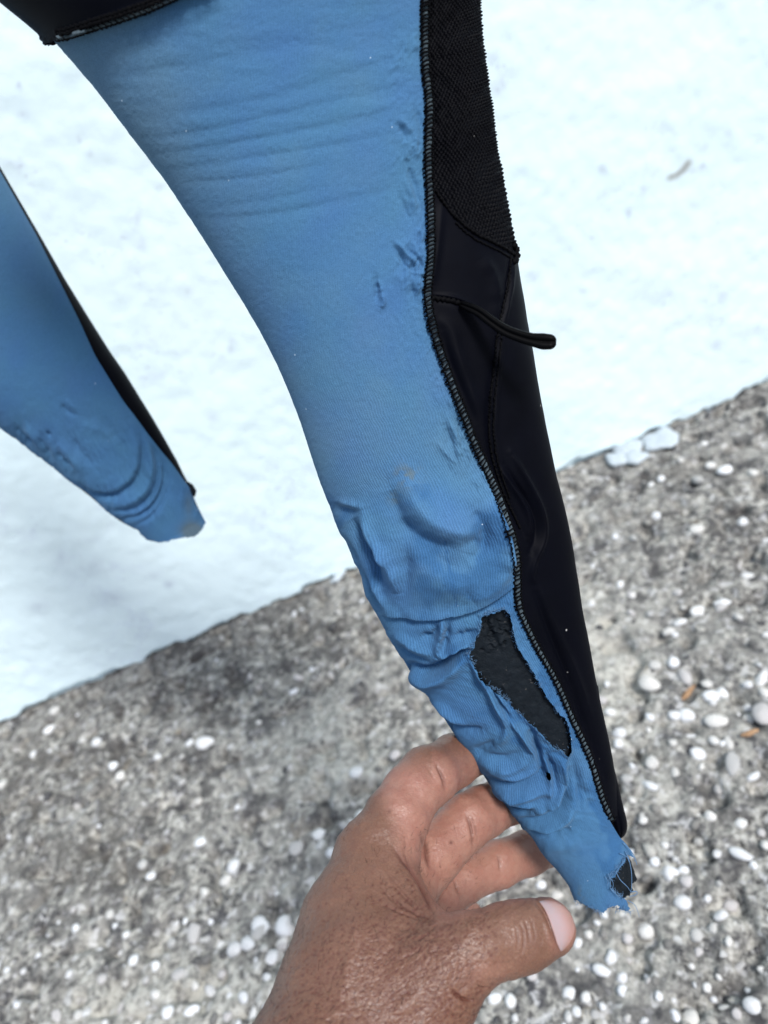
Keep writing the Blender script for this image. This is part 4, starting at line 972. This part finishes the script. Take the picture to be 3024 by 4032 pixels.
v, f = tube(P(np.array([736., 750, 762, 764]), np.array([1900., 1915, 1935, 1955]), .538), np.array([.0012, .0022, .0024, .001]), 8); mk('torn_edge', v, f, CORE, leg_far)

# ------------------------------------------------------------------ hand and forearm
prims = []   # (group, x, y, depth, radius px) -> round cones; flat = squeeze along the view
def bone(g, pts, flat=1.0):
    for a, b in zip(pts[:-1], pts[1:]): prims.append((g, a, b, flat))
bone('palm', [(1060,4900,.225,450),(1260,4420,.244,410),(1420,4080,.262,372)], .82)
bone('palm', [(1420,4080,.262,372),(1440,3880,.270,318)], .78)
bone('palm', [(1380,3900,.272,262),(1425,3640,.286,228),(1480,3385,.303,158)], .8)
bone('palm', [(1500,3760,.300,230),(1570,3480,.325,150)], .8)
bone('palm', [(1560,3780,.318,170),(1630,3580,.345,120)], .9)
bone('palm', [(1560,4060,.258,250),(1690,3905,.258,192)], .85)
bone('web', [(1520,3420,.300,60),(1580,3520,.287,54),(1650,3625,.275,60),(1780,3720,.266,90)], 1.0)
bone('web', [(1500,3560,.290,110),(1620,3680,.280,110)], .7)
bone('thumb', [(1640,3935,.258,210),(1740,3830,.259,158),(1856,3745,.261,139),(2000,3697,.266,131),(2070,3680,.2685,124),(2150,3657,.272,115)], .86)
bone('index', [(1480,3385,.303,156),(1560,3230,.312,126),(1622,3120,.321,112),(1684,3056,.329,114)], .9)
bone('index', [(1684,3056,.329,114),(1790,2995,.349,98),(1880,2948,.369,92),(2000,2905,.395,80)], .9)
bone('middle', [(1600,3480,.335,125),(1700,3370,.338,112),(1840,3235,.350,101),(1900,3198,.359,97),(2000,3148,.379,92),(2120,3090,.402,78)], .92)
bone('ring', [(1620,3640,.352,118),(1720,3545,.356,98),(1812,3472,.366,88),(1960,3404,.379,86),(2080,3358,.393,82),(2220,3310,.415,72)], .92)
bone('little', [(1600,3780,.360,100),(1720,3700,.385,80),(1840,3620,.400,72)], .92)
res = 0.0008
lo_ = np.array([1e9]*3); hi_ = -lo_
for g, a, b, fl in prims:
    for q in (a, b):
        c = C(q[0], min(q[1], 4650), q[2]); r = q[3]/F*q[2]; lo_ = np.minimum(lo_, c-r-.006); hi_ = np.maximum(hi_, c+r+.006)
lo_[1] = C(0, 4560, .25)[1]
gs = [np.arange(lo_[k], hi_[k], res).astype(np.float32) for k in range(3)]
GX, GY, GZ = np.meshgrid(*gs, indexing='ij')
sh = GX.shape
def smin(a, b, k):
    h = np.clip(0.5+0.5*(b-a)/k, 0, 1); return b*(1-h)+a*h-k*h*(1-h)
def cone_sdf(a, b, fl, sub):
    A = C(*a[:3]); B = C(*b[:3]); ra = a[3]/F*a[2]; rb = b[3]/F*b[2]
    xx, yy, zz = GX[sub], GY[sub], GZ[sub]
    d = B-A; L2 = d@d
    t = np.clip(((xx-A[0])*d[0]+(yy-A[1])*d[1]+(zz-A[2])*d[2])/L2, 0, 1)
    ez = (zz-A[2]-t*d[2])/fl
    return np.sqrt((xx-A[0]-t*d[0])**2+(yy-A[1]-t*d[1])**2+ez**2)-(ra+(rb-ra)*t)
fields = {}
for g, a, b, fl in prims:
    A = C(*a[:3]); B = C(*b[:3]); R_ = max(a[3]/F*a[2], b[3]/F*b[2])+0.012
    l_, h_ = np.minimum(A, B)-R_, np.maximum(A, B)+R_
    sub = tuple(slice(max(0, int((l_[k]-lo_[k])/res)), max(1, min(sh[k], int((h_[k]-lo_[k])/res)+2))) for k in range(3))
    if any(s_.start >= s_.stop for s_ in sub): continue
    if g not in fields: fields[g] = np.full(sh, 0.05, np.float32)
    k = 0.008 if g in ('palm', 'web') else 0.0035
    fields[g][sub] = smin(fields[g][sub], cone_sdf(a, b, fl, sub).astype(np.float32), k)
body = smin(fields['palm'], fields['web'], 0.011)
body = smin(body, fields['thumb'], 0.007)
for g in ('index', 'middle', 'ring', 'little'):
    # fingers melt into the palm at their roots but stay apart from each other
    fields[g] = fields[g]
fing = fields['index']
for g in ('middle', 'ring', 'little'): fing = smin(fing, fields[g], 0.0012)
SD = smin(body, fing, 0.006)
ymask = GY < C(0, 4520, .25)[1]
SD = np.maximum(SD, (C(0, 4520, .25)[1]-GY).astype(np.float32))
# surface nets
def surface_nets(S, lo, res):
    ins = S < 0
    nx, ny, nz = S.shape
    c = np.zeros((nx-1, ny-1, nz-1), np.int8)
    for i in (0, 1):
        for j in (0, 1):
            for k in (0, 1): c += ins[i:nx-1+i, j:ny-1+j, k:nz-1+k]
    act = np.argwhere((c > 0) & (c < 8))
    idx = -np.ones(c.shape, np.int64); idx[tuple(act.T)] = np.arange(len(act))
    acc = np.zeros((len(act), 3)); cnt = np.zeros(len(act))
    corners = [(i, j, k) for i in (0, 1) for j in (0, 1) for k in (0, 1)]
    for ci in corners:
        for ax in range(3):
            if ci[ax]: continue
            cj = list(ci); cj[ax] = 1
            a = S[act[:, 0]+ci[0], act[:, 1]+ci[1], act[:, 2]+ci[2]]; b = S[act[:, 0]+cj[0], act[:, 1]+cj[1], act[:, 2]+cj[2]]
            m = (a < 0) != (b < 0); t = np.where(m, a/(a-b+1e-12), 0)
            p = np.array(ci, float)[None]+np.zeros((len(act), 1)); p[:, ax] += t
            acc[m] += p[m]; cnt += m
    V = (act+acc/cnt[:, None])*res+lo
    Q = []
    for ax in range(3):
        o1, o2 = [(1, 2), (2, 0), (0, 1)][ax]
        s1 = [slice(None)]*3; s2 = [slice(None)]*3; s1[ax] = slice(0, -1); s2[ax] = slice(1, None)
        e = np.argwhere(ins[tuple(s1)] != ins[tuple(s2)])
        e = e[(e[:, o1] > 0) & (e[:, o2] > 0) & (e[:, o1] < S.shape[o1]-1) & (e[:, o2] < S.shape[o2]-1)]
        d = ins[e[:, 0], e[:, 1], e[:, 2]]
        def g(a1, a2):
            q = e.copy(); q[:, o1] -= a1; q[:, o2] -= a2; return idx[q[:, 0], q[:, 1], q[:, 2]]
        f = np.stack([g(0, 0), g(1, 0), g(1, 1), g(0, 1)], 1)
        f[~d] = f[~d][:, ::-1]
        Q.append(f)
    return V, np.concatenate(Q)
HV, HF = surface_nets(SD, lo_, res)
HF = HF[(HF >= 0).all(1)]
def vnorm(V, Fc):
    a = V[Fc[:, 2]]-V[Fc[:, 0]]; b = V[Fc[:, 3]]-V[Fc[:, 1]]; n = np.cross(a, b); N = np.zeros_like(V)
    for k in range(4): np.add.at(N, Fc[:, k], n)
    return N/(np.linalg.norm(N, axis=1)[:, None]+1e-15)
def lap(V, Fc, it, lam=0.5):
    e = np.concatenate([Fc[:, [0, 1]], Fc[:, [1, 2]], Fc[:, [2, 3]], Fc[:, [3, 0]]]); cnt = np.bincount(e[:, 0], minlength=len(V))+np.bincount(e[:, 1], minlength=len(V))
    for _ in range(it):
        s = np.stack([np.bincount(e[:, 0], V[e[:, 1], k], len(V))+np.bincount(e[:, 1], V[e[:, 0], k], len(V)) for k in range(3)], 1)
        V = V+lam*(s/cnt[:, None]-V)
    return V
HV = lap(HV, HF, 6)
# split every quad once so that creases can be modelled
def subdiv(V, Fc):
    e = np.stack([Fc, np.roll(Fc, -1, 1)], -1); es = np.sort(e.reshape(-1, 2), 1); u, inv = np.unique(es, axis=0, return_inverse=True); inv = inv.reshape(Fc.shape)
    em = V[u].mean(1); fm = V[Fc].mean(1); n, m = len(V), len(u)
    ei = inv+n; fi = (np.arange(len(Fc))+n+m)[:, None]+np.zeros((1, 4), int)
    q = np.stack([Fc, ei, fi, np.roll(ei, 1, 1)], -1).reshape(-1, 4)
    return np.concatenate([V, em, fm]), q
HV, HF = subdiv(HV, HF); HV = lap(HV, HF, 3)
HW = toW(HV)
HN = vnorm(HW, HF)
cenf = HW.mean(0)
if ((HW-cenf)*HN).sum() < 0: HN = -HN; HF = HF[:, ::-1]
hx, hy, hd_ = proj(HW)
facing = smooth_step(-0.05, 0.3, (HN*((CAM-HW)/np.linalg.norm(CAM-HW, axis=1)[:, None])).sum(1))
CR = [  # creases: points, widths, depth mm
 ([(1717,3008),(1738,3050),(1752,3090),(1753,3122)],7,7,-1.1),([(1690,3030),(1712,3070)],5,5,-.3),
 ([(1835,3205),(1850,3240),(1860,3285),(1862,3335)],7,7,-1.1),([(1846,3200),(1872,3250),(1880,3310)],5,5,-.5),
 ([(1958,3365),(1968,3395),(1970,3430)],6,6,-.8),([(1787,3462),(1800,3495),(1804,3522)],6,6,-.9),
 ([(1549,3340),(1600,3400),(1640,3450),(1680,3530),(1706,3600)],8,9,-1.3),([(1590,3350),(1620,3420),(1650,3470),(1690,3560)],6,7,-.8),([(1660,3290),(1680,3350),(1690,3420)],8,8,-1.3),
 ([(1777,3890),(1800,3922),(1840,3945),(1884,3938)],5,7,-1.5),([(1880,3880),(1905,3892),(1925,3886)],4,5,-.8),([(1740,3905),(1780,3950),(1830,3985)],4,5,-.5),([(1720,3930),(1770,3985),(1810,4020)],4,5,-.4),
 ([(2048,3630),(2062,3670),(2064,3720),(2054,3760)],4,5,-.5),([(2066,3620),(2082,3665),(2084,3720)],4,5,-.5),([(2030,3640),(2040,3690),(2036,3740)],4,5,-.4),([(2084,3610),(2102,3650),(2106,3700)],4,4,-.4),([(2014,3650),(2020,3700)],4,4,-.3),
 ([(1560,3540),(1620,3590),(1700,3622)],7,8,-.9),([(1540,3470),(1590,3530),(1650,3590)],6,6,-.45),([(1500,3560),(1590,3600),(1680,3630)],6,6,-.45),([(1490,3480),(1540,3540),(1600,3590)],5,5,-.35),([(1520,3430),(1575,3495),(1640,3560)],5,5,-.35),
 # folds where the thumb root meets the wrist, tendon of the thumb
 ([(1600,3700),(1700,3690),(1800,3700)],10,14,-.5),([(1560,3650),(1650,3660),(1720,3650)],12,14,-.5),
 ([(1330,3980),(1370,3800),(1410,3620)],24,30,.8),([(1500,4030),(1600,3950),(1700,3860),(1800,3790)],30,34,.9),
 ([(2110,3552),(2152,3608),(2178,3678),(2200,3750)],6,5,-.6),([(2100,3560),(2140,3620),(2163,3690),(2186,3755)],8,8,.45),
]
for i in range(26):   # many shallow skin lines between thumb and wrist
    x0_, y0_ = 1560+rnd.uniform(-60, 240), 3760+rnd.uniform(-70, 250); L = rnd.uniform(60, 150); a = math.radians(rnd.uniform(-38, 2))+(y0_-3850)/400
    CR.append(([(x0_, y0_), (x0_+L*.5*math.cos(a), y0_+L*.5*math.sin(a)+rnd.uniform(-5, 5)), (x0_+L*math.cos(a), y0_+L*math.sin(a))], 3.5, 3.5, -rnd.uniform(.12, .28)))
hgt = folds(hx, hy, CR)*facing
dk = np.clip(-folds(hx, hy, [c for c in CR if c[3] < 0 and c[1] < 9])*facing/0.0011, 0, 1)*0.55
hgt += (0.0005*fbm(hx/60, hy/60, 3)+0.00018*fbm(hx/16, hy/16, 2))*1.0
# knuckle wrinkles as ridges, cloth presses on nothing else
HW = HW+HN*hgt[:, None]
# palm side pinker: beyond the web line, and fingers' inner sides
dwl, swl, _ = polydist(hx, hy, np.array([(1420,3000),(1530,3240),(1560,3345),(1640,3450),(1700,3610),(1712,3640)]))
pink = smooth_step(-30, 70, np.where(swl < 0, dwl, -dwl))*np.clip(1-smooth_step(-12, 60, hy-np.interp(hx, [1600, 1713, 1760, 2300], [3560, 3640, 3600, 3440])), 0, 1)
pink = np.clip(pink*1.0, 0, 1)*smooth_step(2900, 3080, hy+0.35*(hx-1600)*-1*(hx < 1700))
tipm = smooth_step(2130, 2200, hx)*(hy > 3500)*smooth_step(3790, 3700, hy)
pink = np.clip(np.maximum(pink*0.95, tipm*0.7), 0, 1)
low = np.exp(-(((hx-1930)/90)**2+((hy-3830)/50)**2))*.35; pink = np.clip(pink+low, 0, 1)
mole = np.exp(-(np.hypot(hx-1776, hy-3318)/7)**2)*.9+.5*np.exp(-(np.hypot(hx-1532, hy-3195)/8)**2)+.5*np.exp(-(np.hypot(hx-1350, hy-3442)/8)**2)+.5*np.exp(-(np.hypot(hx-1390, hy-3818)/7)**2)
# hair roots with the short skin lines that run through them
prng = np.random.RandomState(21); pts_ = []
for _ in range(8000):
    qx, qy = prng.uniform(1000, 1960), prng.uniform(3380, 4080)
    w_ = smooth_step(3420, 3900, qy+0.15*(qx-1400))*(.25+.75*np.exp(-((qx-1660)/260)**2))
    if prng.rand() > w_*.9 or any(abs(qx-a)+abs(qy-b) < 17 for a, b in pts_[-400:]): continue
    pts_.append((qx, qy))
pm = np.where((facing > .05) & (hy > 3300) & (hy < 4120) & (hx < 2000))[0]
ax_, ay_ = hx[pm], hy[pm]; acc_ = np.zeros(len(pm)); order = np.argsort(ax_); axs = ax_[order]
for (qx, qy) in pts_:
    i0, i1 = np.searchsorted(axs, [qx-26, qx+26]); ii = order[i0:i1]; ex, ey = ax_[ii]-qx, ay_[ii]-qy
    th1 = math.radians(prng.uniform(-45, 10))-.35; L_ = prng.uniform(7, 17); st_ = prng.uniform(.3, .8)
    u_, v_ = ex*math.cos(th1)+ey*math.sin(th1), -ex*math.sin(th1)+ey*math.cos(th1)
    acc_[ii] += st_*np.exp(-((u_/L_)**2+(v_/2.6)**2))*.55+st_*np.exp(-((ex**2+ey**2)/5.0**2))*1.2
addp = np.zeros(len(hx)); addp[pm] = np.clip(acc_, 0, 1)*(1-smooth_step(.05, .4, pink[pm]))
HW = HW-HN*(addp*0.00016)[:, None]
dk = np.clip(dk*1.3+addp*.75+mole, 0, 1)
pore = smooth_step(3500, 3850, hy)*smooth_step(1980, 1850, hx)*(0.45+0.55*smooth_step(1100, 1500, hx))
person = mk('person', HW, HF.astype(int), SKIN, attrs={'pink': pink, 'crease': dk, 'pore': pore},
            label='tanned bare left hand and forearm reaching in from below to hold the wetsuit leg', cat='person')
# thumbnail: a curved plate lying on the thumb tip
hb = BVHTree.FromPolygons(HW.tolist(), HF.tolist())
NAIL_L = smooth_poly([(2122,3549),(2146,3582),(2166,3630),(2182,3680),(2192,3715),(2208,3746)], 2)
NAIL_R = smooth_poly([(2150,3543),(2200,3552),(2240,3586),(2262,3630),(2264,3668),(2248,3708),(2218,3742)], 2)
na, nbn = 36, 22
La = np.stack([np.interp(np.linspace(0, 1, na), np.linspace(0, 1, len(NAIL_L)), NAIL_L[:, k]) for k in (0, 1)], 1)
Ra = np.stack([np.interp(np.linspace(0, 1, na), np.linspace(0, 1, len(NAIL_R)), NAIL_R[:, k]) for k in (0, 1)], 1)
top = []; nrm_ = []
for i in range(na):
    for j in range(nbn):
        t = j/(nbn-1); q = La[i]*(1-t)+Ra[i]*t; a, n0_ = surf(q[0], q[1], 0.0, hb, .27); top.append(a); nrm_.append(n0_)
top = np.array(top).reshape(na, nbn, 3); nrm_ = np.array(nrm_).reshape(na, nbn, 3)
dn = proj(top)[2]
for _ in range(8): dn[1:-1, 1:-1] = (dn[:-2, 1:-1]+dn[2:, 1:-1]+dn[1:-1, :-2]+dn[1:-1, 2:])/4
QX = La[:, None, 0]*(1-np.linspace(0, 1, nbn))+Ra[:, None, 0]*np.linspace(0, 1, nbn); QY = La[:, None, 1]*(1-np.linspace(0, 1, nbn))+Ra[:, None, 1]*np.linspace(0, 1, nbn)
dn = dn-0.0007*np.sin(np.pi*np.linspace(0, 1, na))[:, None]**.5-0.0001
dn = np.minimum(dn, 0.30)
dnb = dn+0.0011
Vn = np.concatenate([P(QX, QY, dn).reshape(-1, 3), P(QX, QY, dnb).reshape(-1, 3)]); g1 = grid_faces(na, nbn); o = na*nbn
Fn = g1.tolist()+[list(q[::-1]+o) for q in g1]
rim = [i*nbn for i in range(na)]+[(na-1)*nbn+j for j in range(1, nbn)]+[i*nbn+nbn-1 for i in range(na-2, -1, -1)]+[j for j in range(nbn-2, 0, -1)]
for a, b in zip(rim, rim[1:]+rim[:1]): Fn.append([a, b, b+o, a+o])
Mn = MT('thumbnail')
nn_ = Mn.attr('edge'); cN = Mn.mix(nn_, (0.35, 0.26, 0.262, 1), (0.34, 0.19, 0.160, 1))
Mn.set(Base_Color=cN, Roughness=0.34); Mn.b.inputs['Subsurface Weight'].default_value = 0.15; Mn.b.inputs['Subsurface Scale'].default_value = 0.002
edg = np.clip(smooth_step(.25, 1, np.linspace(0, 1, nbn))[None]+0.9*smooth_step(.10, 0, np.linspace(0, 1, nbn))[None]+np.zeros((na, 1)), 0, 1).ravel()
mk('thumbnail', Vn, Fn, Mn.m, person, attrs={'edge': np.concatenate([edg, edg])})
# fine arm hair
HAIR = mat_plain('arm_hair', (0.03, 0.016, 0.010), 0.6, 0.3, 0.2, 300, 0)
hs = []
cand = np.where((facing > 0.02) & (hy > 3250) & (hx < 1900) & (hx > 900) & (hy < 4200))[0]
prob = np.where(hx[cand] < 1330, .6, 1.0)
sel = rng.choice(cand, 620, p=prob/prob.sum())
adir = P(1500, 3700, .28)-P(1350, 4100, .26); adir /= np.linalg.norm(adir)
for i in sel:
    p = HW[i]; n = HN[i]; L = rng.uniform(.0022, .0055)*(0.7 if hy[i] < 3700 else 1); d = adir*rng.uniform(.3, 1)+n*rng.uniform(.15, .5)+rng.randn(3)*.35; d /= np.linalg.norm(d)
    q = np.array([p-n*.0002, p+d*L*.35, p+d*L*.7-n*L*.05, p+d*L-n*L*.16])
    hs.append(tube(q, np.array([.00005, .000045, .00003, .00001]), 3))
v, f = join(hs); mk('arm_hair', v, f, HAIR, person, kind='stuff')
